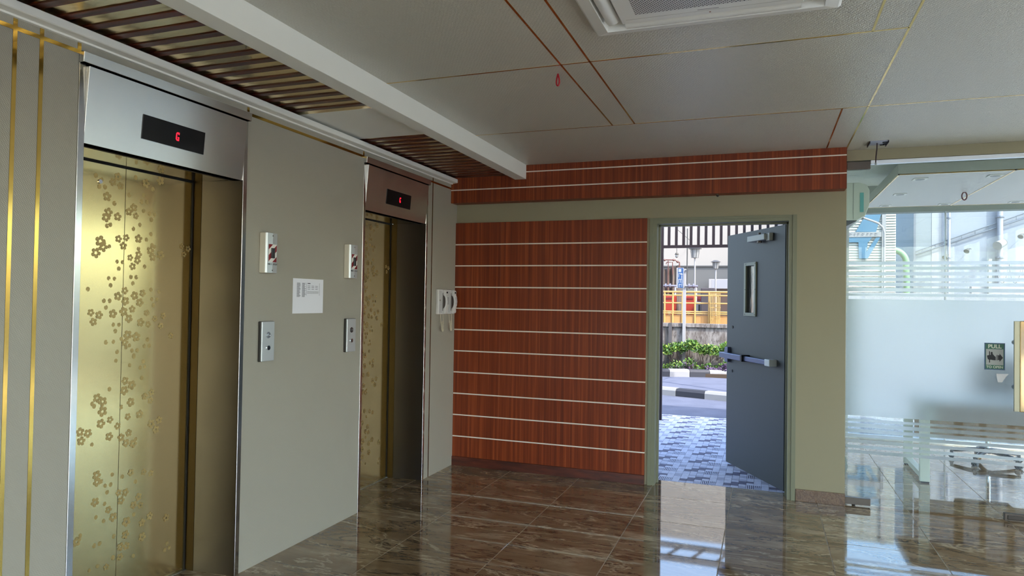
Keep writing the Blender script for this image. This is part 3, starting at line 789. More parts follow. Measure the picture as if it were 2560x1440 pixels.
# ================================================================== CEILING THINGS
ac = empty('cassette_air_conditioner', (-0.216, 2.436, ZC), 'white square cassette air conditioner set in the grey ceiling', 'air conditioner')
ACW = plain('ac_white', (224,226,226), 0.4)
cx, cy, hw = -0.216, 2.436, 0.481
# outer frame: a low pyramid ring
def ring(b, h0, z0, h1, z1):
    n = len(b.v)
    vs_ = [(cx-h0,cy-h0,z0),(cx+h0,cy-h0,z0),(cx+h0,cy+h0,z0),(cx-h0,cy+h0,z0),(cx-h1,cy-h1,z1),(cx+h1,cy-h1,z1),(cx+h1,cy+h1,z1),(cx-h1,cy+h1,z1)]
    b.add(vs_, [(k,(k+1) % 4,4+(k+1) % 4,4+k) for k in range(4)])
b = B()
ring(b, hw, ZC, hw, ZC-0.014); ring(b, hw, ZC-0.014, hw-0.012, ZC-0.026); ring(b, hw-0.012, ZC-0.026, 0.420, ZC-0.034); ring(b, 0.420, ZC-0.034, 0.414, ZC-0.010); ring(b, 0.414, ZC-0.010, 0.30, ZC-0.006)
bm_ = b.build('body_frame', ACW, ac)
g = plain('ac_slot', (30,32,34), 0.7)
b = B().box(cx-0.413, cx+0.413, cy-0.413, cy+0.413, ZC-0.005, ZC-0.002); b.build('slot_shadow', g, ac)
# four curved louvres
for k in range(4):
    an = k*PI/2; ca, sa = round(math.cos(an)), round(math.sin(an))
    xf = lambda u, v, w, ca=ca, sa=sa: (cx + u*ca - v*sa, cy + u*sa + v*ca, ZC - w)
    prof = [(0.352,0.026),(0.365,0.036),(0.385,0.040),(0.402,0.036),(0.409,0.026),(0.402,0.028),(0.385,0.032),(0.367,0.029)]
    L_ = 0.335
    B(xf).prism([(-L_, v_, w_) for v_, w_ in prof], (2*L_,0,0)).build('louvre', ACW, ac, smooth=True)
B().box(cx-0.343, cx+0.343, cy-0.343, cy+0.343, ZC-0.040, ZC-0.010).build('grille_panel', ACW, ac, bevel=0.004)
gm = M('perforated_grille', srgb(222,224,224), 0.4)
vec = gm.pos((1,1,1)); sx = gm.n('SeparateXYZ'); gm.l(vec, sx.inputs[0])
pit = 0.0150
def cell(s_, off): return gm.math('ABSOLUTE', gm.math('SUBTRACT', gm.math('FRACT', gm.math('ADD', gm.math('DIVIDE', s_, pit), off)), 0.5))
def dots(ox, oy):
    u = cell(sx.outputs[0], ox); v_ = cell(sx.outputs[1], oy)
    d = gm.math('SQRT', gm.math('ADD', gm.math('MULTIPLY', u, u), gm.math('MULTIPLY', v_, v_)))
    return gm.math('LESS_THAN', d, 0.26)
mask = gm.math('MAXIMUM', dots(100.0, 100.0), dots(100.5, 100.5))
gm.color(gm.mix(mask, srgb(222,224,224), srgb(34,34,36)))
B().box(cx-0.275, cx+0.262, cy-0.262, cy+0.262, ZC-0.0405, ZC-0.0395).build('grille', gm.mat, ac)
B().box(cx-0.04, cx+0.04, cy+0.288, cy+0.293, ZC-0.0405, ZC-0.0398).build('maker_mark', plain('mark_grey', (150,152,160), 0.5), ac)
B().box(cx-0.320, cx+0.330, cy+0.302, cy+0.3035, ZC-0.0405, ZC-0.0398).build('panel_seam', plain('seam_grey', (160,160,160), 0.5), ac)
B().cyl((cx+0.005,cy+0.322,ZC-0.039), (cx+0.005,cy+0.322,ZC-0.0408), 0.004, seg=10).build('indicator', plain('ac_led', (150,110,90), 0.4), ac)

REDW = plain('red_wire', (170,20,34), 0.4)
def loop(name, x, y, z, h_, w_, r, mt, label):
    pts = [(x + w_*math.sin(PI*k/14)*math.cos(PI*k/14)*1.0, y, z - h_*math.sin(PI*k/14)) for k in range(15)]
    return B().tube(pts, r, 8).build(name, mt, smooth=True, label=label, cat='wire')
loop('wire_loop', -1.015, 3.40, ZC, 0.062, 0.016, 0.0042, REDW, 'short red wire loop hanging from the lobby ceiling')

jb = empty('ceiling_bracket', (0.75, 5.55, ZC), 'small metal ceiling bracket with dangling dark wire above the glass door', 'bracket')
B().box(0.694, 0.806, 5.47, 5.600, ZC-0.004, ZC).build('plate', plain('galvanised', (168,172,190), 0.35, 0.7), jb)
for x in (0.689, 0.807): B().box(x, x+0.004, 5.465, 5.612, ZC-0.016, ZC).build('side_rail', plain('bracket_dark', (46,44,60), 0.5, 0.3), jb)
for (x, y) in ((0.775,5.50),(0.785,5.56),(0.770,5.585)): B().box(x, x+0.03, y, y+0.006, ZC-0.010, ZC-0.003).build('clip', BLACK, jb)
B().tube([(0.744,5.53,ZC-0.002),(0.743,5.53,ZC-0.05),(0.738,5.53,ZC-0.10),(0.736,5.53,ZC-0.145)], 0.0042, 8).build('wire', plain('wire_maroon', (46,20,32), 0.5), jb, smooth=True)
B().cyl((0.736,5.53,ZC-0.145), (0.736,5.53,ZC-0.158), 0.007, seg=8).build('wire_end', plain('connector_grey', (150,158,160), 0.5), jb)
hk = empty('cable_stub', (-0.36, 5.66, 2.367), 'small dark cable stub poking out under the wooden band', 'cable')
B().tube([(-0.368,5.665,2.369),(-0.366,5.662,2.352),(-0.360,5.650,2.346),(-0.352,5.655,2.356)], 0.005, 8).build('stub', BLACK, hk, smooth=True)
B().cyl((-0.366,5.664,2.369), (-0.366,5.664,2.360), 0.011, seg=12).build('grommet', plain('grommet_brown', (92,78,58), 0.6), hk)

# ================================================================== SIGN ON THE GLASS DOOR
sg = empty('door_sign', (1.53, 5.782, 1.062), 'green PULL TO OPEN sticker on the glass door', 'sign')
ys_ = 5.7835
GRN = plain('sign_green', (34,92,72), 0.45); SGR = plain('sign_grey', (158,162,160), 0.5); SBL = plain('sign_blue_edge', (52,80,118), 0.45)
B().box(1.468, 1.592, ys_-0.001, ys_, 1.062, 1.252).build('backing', SBL, sg)
B().box(1.474, 1.586, ys_-0.0014, ys_-0.001, 1.068, 1.246).build('green_field', GRN, sg)
B().box(1.478, 1.582, ys_-0.0018, ys_-0.0014, 1.096, 1.208).build('grey_field', SGR, sg)
PRT = plain('sign_print_pale', (196,204,186), 0.5)
XS = lambda u, v, w: (1.530+u, ys_-0.0016-w, v)
text_part('lettering', 'PULL', 0.037, PRT, sg, lambda u, v, w: XS(u, v+1.2265, w), bold=0.0012)
text_part('lettering', 'TO OPEN', 0.0235, PRT, sg, lambda u, v, w: XS(u, v+1.081, w), bold=0.0006)
hand = [(-0.048,0.010),(-0.040,0.012),(-0.036,0.014),(-0.036,0.040),(-0.030,0.040),(-0.030,0.015),(-0.026,0.015),(-0.026,0.032),(-0.020,0.038),(-0.015,0.034),(-0.014,0.022),(-0.002,0.006),(0.004,0.002),(0.004,-0.022),(-0.012,-0.022),(-0.026,-0.019),(-0.030,-0.020),(-0.030,-0.040),(-0.036,-0.040),(-0.036,-0.020),(-0.043,-0.016),(-0.046,-0.006),(-0.048,0.004)]
B().prism([(1.532+u, ys_-0.0018, 1.152+v) for u, v in hand], (0,-0.0004,0)).build('hand_symbol', BLACK, sg)
for u in (0.0095, 0.0150): B().box(1.532+u-0.0015, 1.532+u+0.0015, ys_-0.0022, ys_-0.0018, 1.130, 1.168).build('bar_symbol', BLACK, sg)
arrow = [(0.020,0.014),(0.029,0.014),(0.029,0.026),(0.050,-0.003),(0.029,-0.032),(0.029,-0.020),(0.020,-0.020)]
B().prism([(1.530+u, ys_-0.0018, 1.152+v) for u, v in arrow], (0,-0.0004,0)).build('arrow_symbol', BLACK, sg)
tg = B().prism([(1.540,ys_-0.001,1.034),(1.616,ys_-0.001,1.036),(1.600,ys_-0.001,1.018),(1.574,ys_-0.001,0.976),(1.549,ys_-0.001,0.976)], (0,0.0008,0)).build('tape_scrap', plain('tape_white', (236,236,240), 0.6), label='torn white tape scrap below the PULL sticker', cat='tape')

# ================================================================== OFFICE
dp = empty('dropped_ceiling_panel', (2.3, 7.2, 2.86), 'pale dropped ceiling raft with gold edges inside the office', 'ceiling panel')
RAFT = plain('raft_grey_green', (178,186,178), 0.5); RAFTB = M('raft_laminate', srgb(192,194,196), 0.35); RAFTB.bump(RAFTB.noise(RAFTB.pos(), 70, 4), 0.15, 0.004); RAFTB = RAFTB.mat
X0_, X1_, Y0_, Y1_ = 0.985, 3.3, 6.20, 8.20
B().box(X0_, X1_, Y0_, Y1_, 2.555, 2.635).build('raft_body', RAFT, dp, bevel=0.002)
B().box(X0_+0.012, 1.768, Y0_+0.012, Y1_-0.012, 2.549, 2.556).build('raft_panel', RAFTB, dp)
B().box(1.784, X1_-0.012, Y0_+0.012, Y1_-0.012, 2.549, 2.556).build('raft_panel', RAFTB, dp)
for q in ((X0_,X0_+0.012,Y0_,Y1_),(X1_-0.012,X1_,Y0_,Y1_),(X0_,X1_,Y0_,Y0_+0.012),(X0_,X1_,Y1_-0.012,Y1_),(1.768,1.784,Y0_,Y1_)):
    B().box(*q, 2.547, 2.556).build('gold_trim', GOLD_TRIM, dp)
for x, y in ((1.2,6.45),(1.2,7.95),(2.6,6.45),(2.6,7.95),(3.2,6.45),(3.2,7.95)):
    B().cyl((x,y,2.63), (x,y,2.87), 0.005, seg=6).build('hanger', ALU, dp)
DL = plain('downlight_white', (226,228,228), 0.4); DLD = plain('downlight_lens', (120,126,130), 0.3, 0.3)
def downlight(x, y, label):
    d = empty('downlight', (x, y, 2.549), label, 'downlight', 'square downlights in the office raft')
    B().box(x-0.052, x+0.052, y-0.052, y+0.052, 2.543, 2.549).build('bezel', DL, d, bevel=0.002)
    B().cyl((x,y,2.5435), (x,y,2.5405), 0.034, seg=20).build('lens', DLD, d)
downlight(1.182, 6.44, 'square downlight in the office raft, nearest the glass door corner')
downlight(1.172, 7.27, 'square downlight in the office raft, middle of the row over the table leg')
downlight(1.164, 8.06, 'square downlight in the office raft, far end of the left row')
downlight(1.700, 6.42, 'square downlight beside the gold line, near edge of the raft')
downlight(1.70, 8.07, 'square downlight beside the gold line, far edge of the raft')
downlight(2.30, 8.05, 'square downlight far edge of the raft, at the right end in view')
B().tube([(1.690+0.02*math.sin(2*PI*k/14)*(1 if k < 14 else 0), 7.28, 2.549-0.036+0.036*math.cos(2*PI*k/14)) for k in range(15)], 0.006, 6).build('wire_loop', plain('wire_dark_red', (92,26,36), 0.5), smooth=True, label='dark red wire loop hanging under the office raft', cat='wire')

# split air conditioner on the office side wall
sp = empty('split_air_conditioner', (0.57, 6.6, 2.22), 'white split air conditioner on the office wall beside the wooden band', 'air conditioner')
prof = [(0.57,2.20),(0.70,2.20),(0.755,2.235),(0.785,2.32),(0.785,2.44),(0.765,2.485),(0.71,2.505),(0.57,2.505)]
B().prism([(x,6.22,z) for x,z in prof], (0,0.86,0)).build('body', plain('split_ac_white', (206,216,206), 0.4), sp, bevel=0.006)
B().box(0.665, 0.667, 6.215, 6.2195, 2.205, 2.50).build('side_seam', plain('seam_dark', (120,130,124), 0.6), sp)
B().box(0.715, 0.742, 6.2135, 6.2198, 2.262, 2.42).build('energy_label', plain('energy_label_teal', (84,176,176), 0.5), sp)
B().prism([(0.60,6.26,2.198),(0.70,6.26,2.198),(0.61,6.26,2.15),(0.59,6.26,2.15)], (0,0.78,0)).build('louvre', plain('louvre_dark', (66,72,80), 0.4), sp)
# desk
dk_ = empty('desk', (2.0, 7.15, 0), 'white steel framed desk standing on the office floor', 'desk')
DW = plain('desk_frame_white', (206,216,208), 0.35); 
for x in (1.25, 2.75):
    for y in (6.760, 7.480): B().box(x, x+0.075, y, y+0.045, 0.012, 0.70).build('leg', DW, dk_, bevel=0.003)
    B().box(x+0.01, x+0.065, 6.805, 7.48, 0.03, 0.075).build('foot_rail', DW, dk_, bevel=0.003)
    for y in (6.765, 7.485): B().box(x+0.005, x+0.07, y, y+0.035, 0.0, 0.012).build('foot', BLACK, dk_)
B().box(1.2, 2.85, 6.70, 7.56, 0.70, 0.73).build('desk_top', plain('desk_top_grey', (170,172,172), 0.4), dk_, bevel=0.003)
B().box(1.33, 2.75, 7.44, 7.455, 0.30, 0.69).build('modesty_panel', plain('modesty_tan', (150,128,104), 0.5), dk_)
# chair
ch = empty('office_chair', (2.05, 7.95, 0), 'black swivel office chair behind the white desk', 'chair')
CB = plain('chair_black', (34,36,44), 0.4); CF = plain('chair_fabric', (52,54,62), 0.8)
hx, hy = 2.05, 7.95
B().cyl((hx,hy,0.085), (hx,hy,0.135), 0.035, 0.03).build('hub', CB, ch, smooth=True)
for k in range(5):
    an = 0.35 + 2*PI*k/5; c_, s_ = math.cos(an), math.sin(an)
    lg = B().tube([(hx,hy,0.115),(hx+0.16*c_,hy+0.16*s_,0.10),(hx+0.31*c_,hy+0.31*s_,0.075)], [0.026,0.021,0.016], 8).build('base_leg', CB, ch, smooth=True)
    wx, wy = hx+0.30*c_, hy+0.30*s_
    for q in (-1, 1):
        B().cyl((wx-s_*0.004*q,wy+c_*0.004*q,0.026), (wx-s_*0.024*q,wy+c_*0.024*q,0.026), 0.026, seg=14).build('caster_wheel', BLACK, lg, smooth=True)
    B().box(wx-0.012, wx+0.012, wy-0.012, wy+0.012, 0.04, 0.074).build('caster_fork', CB, lg)
B().cyl((hx,hy,0.13), (hx,hy,0.43), 0.022).build('column', CHROME, ch, smooth=True)
B().box(hx-0.24, hx+0.24, hy-0.24, hy+0.24, 0.43, 0.50).build('seat', CF, ch, bevel=0.03, segs=3)
B().prism([(hx-0.22,hy+0.20,0.60),(hx-0.20,hy+0.24,1.05),(hx+0.20,hy+0.24,1.05),(hx+0.22,hy+0.20,0.60)], (0,0.06,0.0)).build('backrest', CF, ch, bevel=0.02)
B().box(hx-0.03, hx+0.03, hy+0.2, hy+0.28, 0.46, 0.65).build('back_bracket', CB, ch)
for q in (-1, 1):
    B().tube([(hx+0.2*q,hy,0.45),(hx+0.28*q,hy,0.47),(hx+0.28*q,hy,0.66)], 0.014, 8).build('arm_post', CB, ch, smooth=True)
    B().box(hx+0.28*q-0.03, hx+0.28*q+0.03, hy-0.12, hy+0.12, 0.66, 0.69).build('armrest', CB, ch, bevel=0.008)
# cables on the office floor
B().tube([(0.60,5.97,0.004),(0.66,6.0,0.004),(0.72,5.985,0.004)], 0.004, 6).tube([(0.60,5.99,0.004),(0.67,5.975,0.004),(0.72,5.965,0.004)], 0.004, 6).build('floor_cable', plain('cable_grey', (96,92,112), 0.5), smooth=True, label='two loose cable ends lying on the office floor by the column', cat='cable')
B().tube([(0.600,6.3,0.30),(0.632,6.31,0.24),(0.640,6.32,0.17),(0.62,6.32,0.08),(0.60,6.33,0.01)], 0.004, 6).build('wall_cable', plain('cable_green_grey', (110,124,118), 0.5), smooth=True, label='thin cable looping down the office wall behind the glass', cat='cable')
# ================================================================== OUTSIDE
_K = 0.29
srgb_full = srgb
def srgb(r, g, b_):      # outdoor colours cut to a fraction of the swatch, holding down the sunlit yard
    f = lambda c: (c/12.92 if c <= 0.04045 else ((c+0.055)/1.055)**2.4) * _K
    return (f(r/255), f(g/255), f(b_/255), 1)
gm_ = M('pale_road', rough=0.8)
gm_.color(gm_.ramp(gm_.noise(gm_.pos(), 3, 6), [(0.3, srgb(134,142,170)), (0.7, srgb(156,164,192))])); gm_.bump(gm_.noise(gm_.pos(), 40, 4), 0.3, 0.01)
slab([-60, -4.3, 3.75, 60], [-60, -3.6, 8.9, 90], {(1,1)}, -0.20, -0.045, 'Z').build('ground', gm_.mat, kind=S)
fc = M('bounce_slab_concrete', rough=0.8); fc.color(fc.ramp(fc.noise(fc.pos(), 3, 5), [(0.3, srgb_full(190,186,176)), (0.7, srgb_full(210,206,196))]))
slab([-9, -4.3, 3.75, 16], [-14, YF-0.6, 8.9], {(1,1), (0,1)}, -0.10, -0.02, 'Z').build('bounce_slab', fc.mat, kind=S)  # unseen bright slab, added to bounce daylight into lobby and office
slab([0.6, 7.0], [8.9, 14.2], set(), -0.08, -0.03, 'Z').build('office_bounce_slab', plain('office_bounce_stone', (200,204,210), 0.8), kind=S)  # slab added to throw daylight into the office and onto the film
# ---------------- pavers
pv = B().box(-4.3, 0.42, 5.952, 9.55, -0.07, -0.024).build('paving', plain('paver_joint', (110,108,112), 0.9), kind=S)
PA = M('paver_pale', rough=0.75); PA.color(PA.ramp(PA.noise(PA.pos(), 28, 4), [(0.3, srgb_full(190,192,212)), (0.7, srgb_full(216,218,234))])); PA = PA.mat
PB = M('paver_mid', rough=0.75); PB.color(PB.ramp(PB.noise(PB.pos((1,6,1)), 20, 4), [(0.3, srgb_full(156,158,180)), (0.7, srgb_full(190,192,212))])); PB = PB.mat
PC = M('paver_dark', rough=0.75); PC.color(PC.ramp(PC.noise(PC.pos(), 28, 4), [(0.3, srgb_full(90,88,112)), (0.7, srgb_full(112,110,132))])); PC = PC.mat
TS = 0.36; n_ = 6; cs = TS/n_
dark = {(0,2),(1,2),(1,3),(2,3),(2,4),(3,4)}; rib = {(3,2),(4,2),(3,1)}
b = B(); rnd = random.Random(2)
for i in range(n_):
    for j in range(n_):
        h_ = 0.001 + 0.003*rnd.random()
        mi = 2 if (i,j) in dark else (1 if rnd.random() < 0.4 else 0)
        x0, y0 = i*cs, j*cs*1.0
        if (i,j) in rib:
            b.box(x0+0.001, x0+cs-0.001, y0+0.001, y0+cs-0.001, -0.024, -0.018, 2)
            for k in range(4): b.box(x0+0.003+k*cs/4, x0+0.003+k*cs/4+cs/8, y0+0.001, y0+cs-0.001, -0.018, -0.012, 0)
        else:
            b.box(x0+0.001, x0+cs-0.001, y0+0.001, y0+cs-0.001, -0.024, -0.016+h_, mi)
b.v = [v + Vector((-4.28, 5.956, 0)) for v in b.v]
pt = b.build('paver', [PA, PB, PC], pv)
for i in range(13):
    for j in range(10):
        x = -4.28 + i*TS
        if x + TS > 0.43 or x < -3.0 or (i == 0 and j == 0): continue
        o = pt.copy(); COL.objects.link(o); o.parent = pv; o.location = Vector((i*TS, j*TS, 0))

# ---------------- kerbs
KB = plain('kerb_black_paint', (70,74,88), 0.7); KW = plain('kerb_white_paint', (226,228,232), 0.7)
def kerb(name, x, y, ang, length, n0, n1, w_, h_, first_black):
    c_, s_ = math.cos(ang), math.sin(ang)
    e = empty(name, (x, y, -0.045), kind=S)
    for k in range(n0, n1):
        xf = lambda u, v, z: (x + u*c_ - v*s_, y + u*s_ + v*c_, z)
        prof = [(0,-0.045),(0,h_*0.7-0.045),(0.03,h_-0.045),(w_,h_-0.045),(w_,-0.045)]
        a, d = k*length+0.004, (k+1)*length-0.004
        B(xf).prism([(a, v, z) for v, z in prof], (d-a,0,0)).build('kerb_stone', KB if (k % 2 == 0) == first_black else KW, e)
    return e
kerb('kerb_near', -1.385, 11.72, math.radians(-17), 0.49, -7, 8, 0.16, 0.125, True)
kerb('kerb_far', -2.27, 14.62, math.radians(19), 0.42, -6, 30, 0.22, 0.15, True)

# ---------------- planting behind the far kerb
def leaves(n, box, size, cols, seed, up=0.3, slope=0.0):
    b = B(); r = random.Random(seed)
    x0, x1, y0, y1, z0, z1 = box
    for k in range(n):
        x = r.uniform(x0, x1)
        y = r.uniform(y0, y1) + (x - (-1.5))*slope
        z = r.uniform(z0, z1)
        zt = z + 0.05*math.sin(x*7) + 0.03*math.sin(x*17+2)
        d = Vector((r.uniform(-1,1), r.uniform(-1,1), r.uniform(-up,1))).normalized()
        s_ = d.cross(Vector((r.uniform(-1,1), r.uniform(-1,1), r.uniform(-1,1)))).normalized()
        L_ = size*r.uniform(0.6, 1.3); w_ = L_*0.30
        p = Vector((x, y, zt)); nrm = d.cross(s_)*w_*0.35
        b.add([p, p+d*L_*0.5+s_*w_+nrm, p+d*L_, p+d*L_*0.5-s_*w_+nrm], [(0,1,2),(0,2,3)], r.choice(cols))
    return b
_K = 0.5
LG1 = plain('leaf_yellow_green', (150,186,70), 0.55); LG2 = plain('leaf_green', (96,142,52), 0.55); LG3 = plain('leaf_dark_green', (62,98,44), 0.6)
LP1 = plain('leaf_purple', (124,100,140), 0.6); LP2 = plain('leaf_plum', (88,66,96), 0.6)
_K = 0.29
B().box(-6, 0.72, 15.0, 15.95, -0.16, 0.03).build('planting_bed', plain('soil', (112,92,72), 0.9), kind=S)
hd_ = empty('clipped_hedge', (-1.5, 15.62, 0.03), 'clipped green hedge with bare stems in front of stained concrete wall', 'hedge')
leaves(6500, (-5.5, 0.65, 15.45, 15.85, 0.42, 0.60), 0.075, [0,0,1,1,2], 11).build('hedge_foliage', [LG1, LG2, LG3], hd_, kind='stuff')
stm = plain('stem_brown', (116,92,66), 0.7)
r = random.Random(4)
for k in range(46):
    x = -4.6 + k*0.13 + r.uniform(-0.04, 0.04); y = 15.65 + r.uniform(-0.08, 0.08)
    if x > -0.4: break
    B().tube([(x,y,0.02),(x+r.uniform(-.05,.05),y+r.uniform(-.04,.04),0.25),(x+r.uniform(-.12,.12),y,0.5)], [0.010,0.008,0.005], 5).build('stem', stm, hd_)
leaves(2600, (-5.5, 0.65, 15.36, 15.42, 0.06, 0.22), 0.055, [0,1,1,2], 12).build('low_green_shrub', [LG1, LG2, LG3], kind='stuff', label='low bright green shrubs under the clipped hedge', cat='shrub')
leaves(1500, (-5.5, -1.32, 15.16, 15.24, 0.03, 0.12), 0.060, [0,1,2], 14).build('dusty_groundcover', [plain('leaf_dusty', (112,116,96), 0.6), LG3, LP2], kind='stuff', label='dusty grey green groundcover along the kerb', cat='groundcover')
leaves(1600, (-1.18, 0.65, 15.16, 15.25, 0.03, 0.16), 0.055, [0,0,1], 13).build('purple_groundcover', [LP1, LP2], kind='stuff', label='purple leaved groundcover along the kerb near the open door', cat='groundcover')

# ---------------- stained boundary wall
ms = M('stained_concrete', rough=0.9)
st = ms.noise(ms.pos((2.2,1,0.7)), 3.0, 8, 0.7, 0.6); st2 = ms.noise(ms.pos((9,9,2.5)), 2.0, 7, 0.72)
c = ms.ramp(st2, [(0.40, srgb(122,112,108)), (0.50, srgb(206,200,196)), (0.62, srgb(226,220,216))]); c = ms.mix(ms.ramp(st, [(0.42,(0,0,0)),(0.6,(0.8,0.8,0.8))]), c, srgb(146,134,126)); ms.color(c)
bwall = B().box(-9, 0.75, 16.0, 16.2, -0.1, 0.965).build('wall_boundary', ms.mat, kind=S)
for k in range(9): B().box(-9+k+0.003, -8+k-0.003, 15.955, 16.245, 0.965, 1.045).build('coping_stone', ms.mat, bwall)
for x in (-2.02, -3.4): B().box(x-0.035, x+0.035, 15.93, 15.954, 0.0, 1.05).build('post_shadow_strip', plain('post_shadow_grey', (120,118,122), 0.8), bwall)  # grey strips stand in for the sign post's cast shadow, repeated farther left
B().box(-9, 10, 16.25, 30, -0.1, 1.0).build('raised_yard', plain('yard_tan', (206,176,140), 0.9), kind=S)

B().box(0.76, 12, 15.9, 16.2, -0.1, 1.78).build('added_bounce_wall', plain('bounce_wall_white', (238,240,246), 0.8), kind=S)  # white wall added to brighten the frosted film from behind
# ---------------- sign post
spst = empty('sign_post', (-1.713, 15.93, 0.0), 'white post with tall blue lettered sign behind the hedge', 'sign')
WP = plain('post_white', (236,236,238), 0.5)
B().box(-1.748, -1.678, 15.90, 15.954, 0.03, 2.27).build('post', WP, spst, bevel=0.004)
B().box(-1.885, -1.725, 15.855, 15.875, 1.84, 2.30).build('sign_board', WP, spst)
bl = B().box(-1.850, -1.735, 15.850, 15.855, 1.85, 2.29).build('blue_panel', plain('sign_blue', (60,120,196), 0.5), spst)
gl_ = plain('sign_glyph_white', (232,240,248), 0.5)
for (x0, x1, z0, z1) in ((-1.84,-1.78,2.20,2.27),(-1.80,-1.745,2.14,2.16),(-1.84,-1.83,2.08,2.17),(-1.84,-1.76,2.16,2.175),(-1.775,-1.755,2.05,2.13),(-1.84,-1.75,2.03,2.045),(-1.84,-1.825,1.95,2.03),(-1.80,-1.785,1.96,2.03),(-1.765,-1.75,1.94,2.03),(-1.835,-1.745,1.915,1.93),(-1.83,-1.815,1.86,1.915),(-1.79,-1.745,1.88,1.895)):
    B().box(x0, x1, 15.847, 15.850, z0, z1).build('glyph_stroke', gl_, bl)
for z in (2.22, 1.86): B().box(-1.70, -1.63, 15.87, 15.89, z, z+0.025).build('clamp', plain('clamp_grey', (150,150,156), 0.4, 0.6), spst)

# ---------------- yellow railing
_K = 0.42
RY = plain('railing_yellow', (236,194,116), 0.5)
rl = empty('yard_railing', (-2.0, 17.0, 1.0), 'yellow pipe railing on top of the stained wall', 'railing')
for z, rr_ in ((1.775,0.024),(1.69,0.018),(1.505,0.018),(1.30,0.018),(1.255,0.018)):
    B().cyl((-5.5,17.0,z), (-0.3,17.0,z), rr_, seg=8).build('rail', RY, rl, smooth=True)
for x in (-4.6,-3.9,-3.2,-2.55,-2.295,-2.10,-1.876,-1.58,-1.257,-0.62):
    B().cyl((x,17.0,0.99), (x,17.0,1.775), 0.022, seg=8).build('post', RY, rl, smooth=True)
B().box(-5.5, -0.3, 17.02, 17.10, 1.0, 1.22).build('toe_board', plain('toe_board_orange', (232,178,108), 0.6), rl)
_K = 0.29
gt = empty('barred_gate', (-1.105, 16.86, 1.0), 'small yellow barred gate at the end of the railing', 'gate')
for k in range(7):
    x = -1.205 + k*0.034
    B().box(x-0.009, x+0.009, 16.85+0.02*math.sin(k), 16.87+0.02*math.sin(k), 0.99, 1.735-0.004*k*k*0.5).build('bar', RY, gt)
for z in (1.14, 1.40, 1.72): B().box(-1.23, -0.985, 16.87, 16.885, z, z+0.022).build('cross_bar', RY, gt)

# ---------------- plant equipment behind the railing
RD = plain('machine_red', (226,66,28), 0.45); RD2 = plain('machine_dark_red', (150,34,36), 0.5)
def machine(x0, x1, z0, z1, mt, label, win=True):
    e = empty('pump_cabinet', ((x0+x1)/2, 19.3, 1.0), label, 'cabinet', 'red machine cabinets behind the railing')
    B().box(x0, x1, 18.95, 19.45, z0, z1).build('body', mt, e, bevel=0.02)
    B().box(x0+0.03, x1-0.03, 18.935, 18.95, z1-0.09, z1-0.05).build('top_band', RD2, e)
    B().box(x0+0.02, x1-0.02, 19.0, 19.4, 1.0, z0).build('plinth', plain('plinth_grey', (110,108,110), 0.8), e)
    if win:
        B().cyl(((x0+x1)/2,18.935,z0+0.12), ((x0+x1)/2,18.95,z0+0.12), 0.045, seg=16).build('round_badge', plain('badge_white', (236,226,210), 0.5), e)
machine(-3.1, -2.62, 1.12, 1.72, RD, 'red machine cabinet behind the railing, leftmost behind the dark pergola post')
machine(-2.56, -2.30, 1.12, 1.70, RD, 'red machine cabinet with round white badge behind the railing')
machine(-2.06, -1.78, 1.12, 1.70, RD, 'red machine cabinet just right of the white sign post')
machine(-1.71, -1.40, 1.55, 1.70, RD2, 'low dark red machine hood above the white cart', False)
cart = empty('white_cart', (-1.575, 18.9, 1.0), 'small white cart with dark window behind the yellow railing', 'cart')
B().box(-1.71, -1.44, 18.6, 18.95, 1.08, 1.545).build('body', WP, cart, bevel=0.02)
B().box(-1.64, -1.47, 18.585, 18.6, 1.28, 1.47).build('window', plain('cart_window', (70,74,84), 0.2), cart, bevel=0.004)
for x in (-1.60,-1.53): B().box(x, x+0.012, 18.578, 18.585, 1.28, 1.47).build('window_bar', WP, cart)
for x in (-1.65,-1.50): B().cyl((x,18.6,1.06), (x,18.64,1.06), 0.06, seg=14).build('wheel', BLACK, cart)
# tarpaulin-covered stack and red pipework
tp = M('brown_tarpaulin', rough=0.7); tp.color(tp.ramp(tp.noise(tp.pos((8,8,1)), 2, 4), [(0.3, srgb(126,108,98)), (0.7, srgb(176,158,146))]))
b = B(); nU, nV = 40, 8
for j in range(nV+1):
    for i in range(nU+1):
        u = i/nU; v_ = j/nV
        b.v.append(Vector((-3.3+1.0*u, 20.0+0.05*math.sin(u*44)+0.03*math.sin(u*19), 1.0+1.58*v_ - 0.12*v_*math.sin(u*3.0)**2)))
for j in range(nV):
    for i in range(nU): b.f.append((j*(nU+1)+i, j*(nU+1)+i+1, (j+1)*(nU+1)+i+1, (j+1)*(nU+1)+i)); b.m.append(0)
tpe = empty('tarpaulin_stack', (-2.8, 20.3, 1.0), 'brown folded tarpaulin stack under red pipes', 'tarpaulin')
b.build('drape', tp.mat, tpe, smooth=True)
B().box(-3.25, -2.35, 20.12, 20.9, 1.0, 2.45).build('covered_load', tp.mat, tpe)
rp = empty('red_pipework', (-2.6, 19.9, 1.0), 'thin red brown pipework with valves above the tarpaulin', 'pipes')
RP = plain('pipe_rust_red', (146,84,76), 0.5)
B().tube([(-2.76,19.9,2.62),(-2.74,19.9,2.73),(-2.40,19.9,2.72),(-2.36,19.9,2.67),(-2.29,19.9,2.66),(-2.28,19.9,2.50)], 0.018, 8).build('pipe', RP, rp, smooth=True)
B().tube([(-2.66,19.9,2.60),(-2.64,19.9,2.66),(-2.48,19.9,2.66),(-2.47,19.9,2.30)], 0.014, 8).build('pipe', RP, rp, smooth=True)
B().tube([(-2.60,19.9,2.70),(-2.60,19.9,1.0)], 0.012, 8).build('riser', RP, rp, smooth=True)
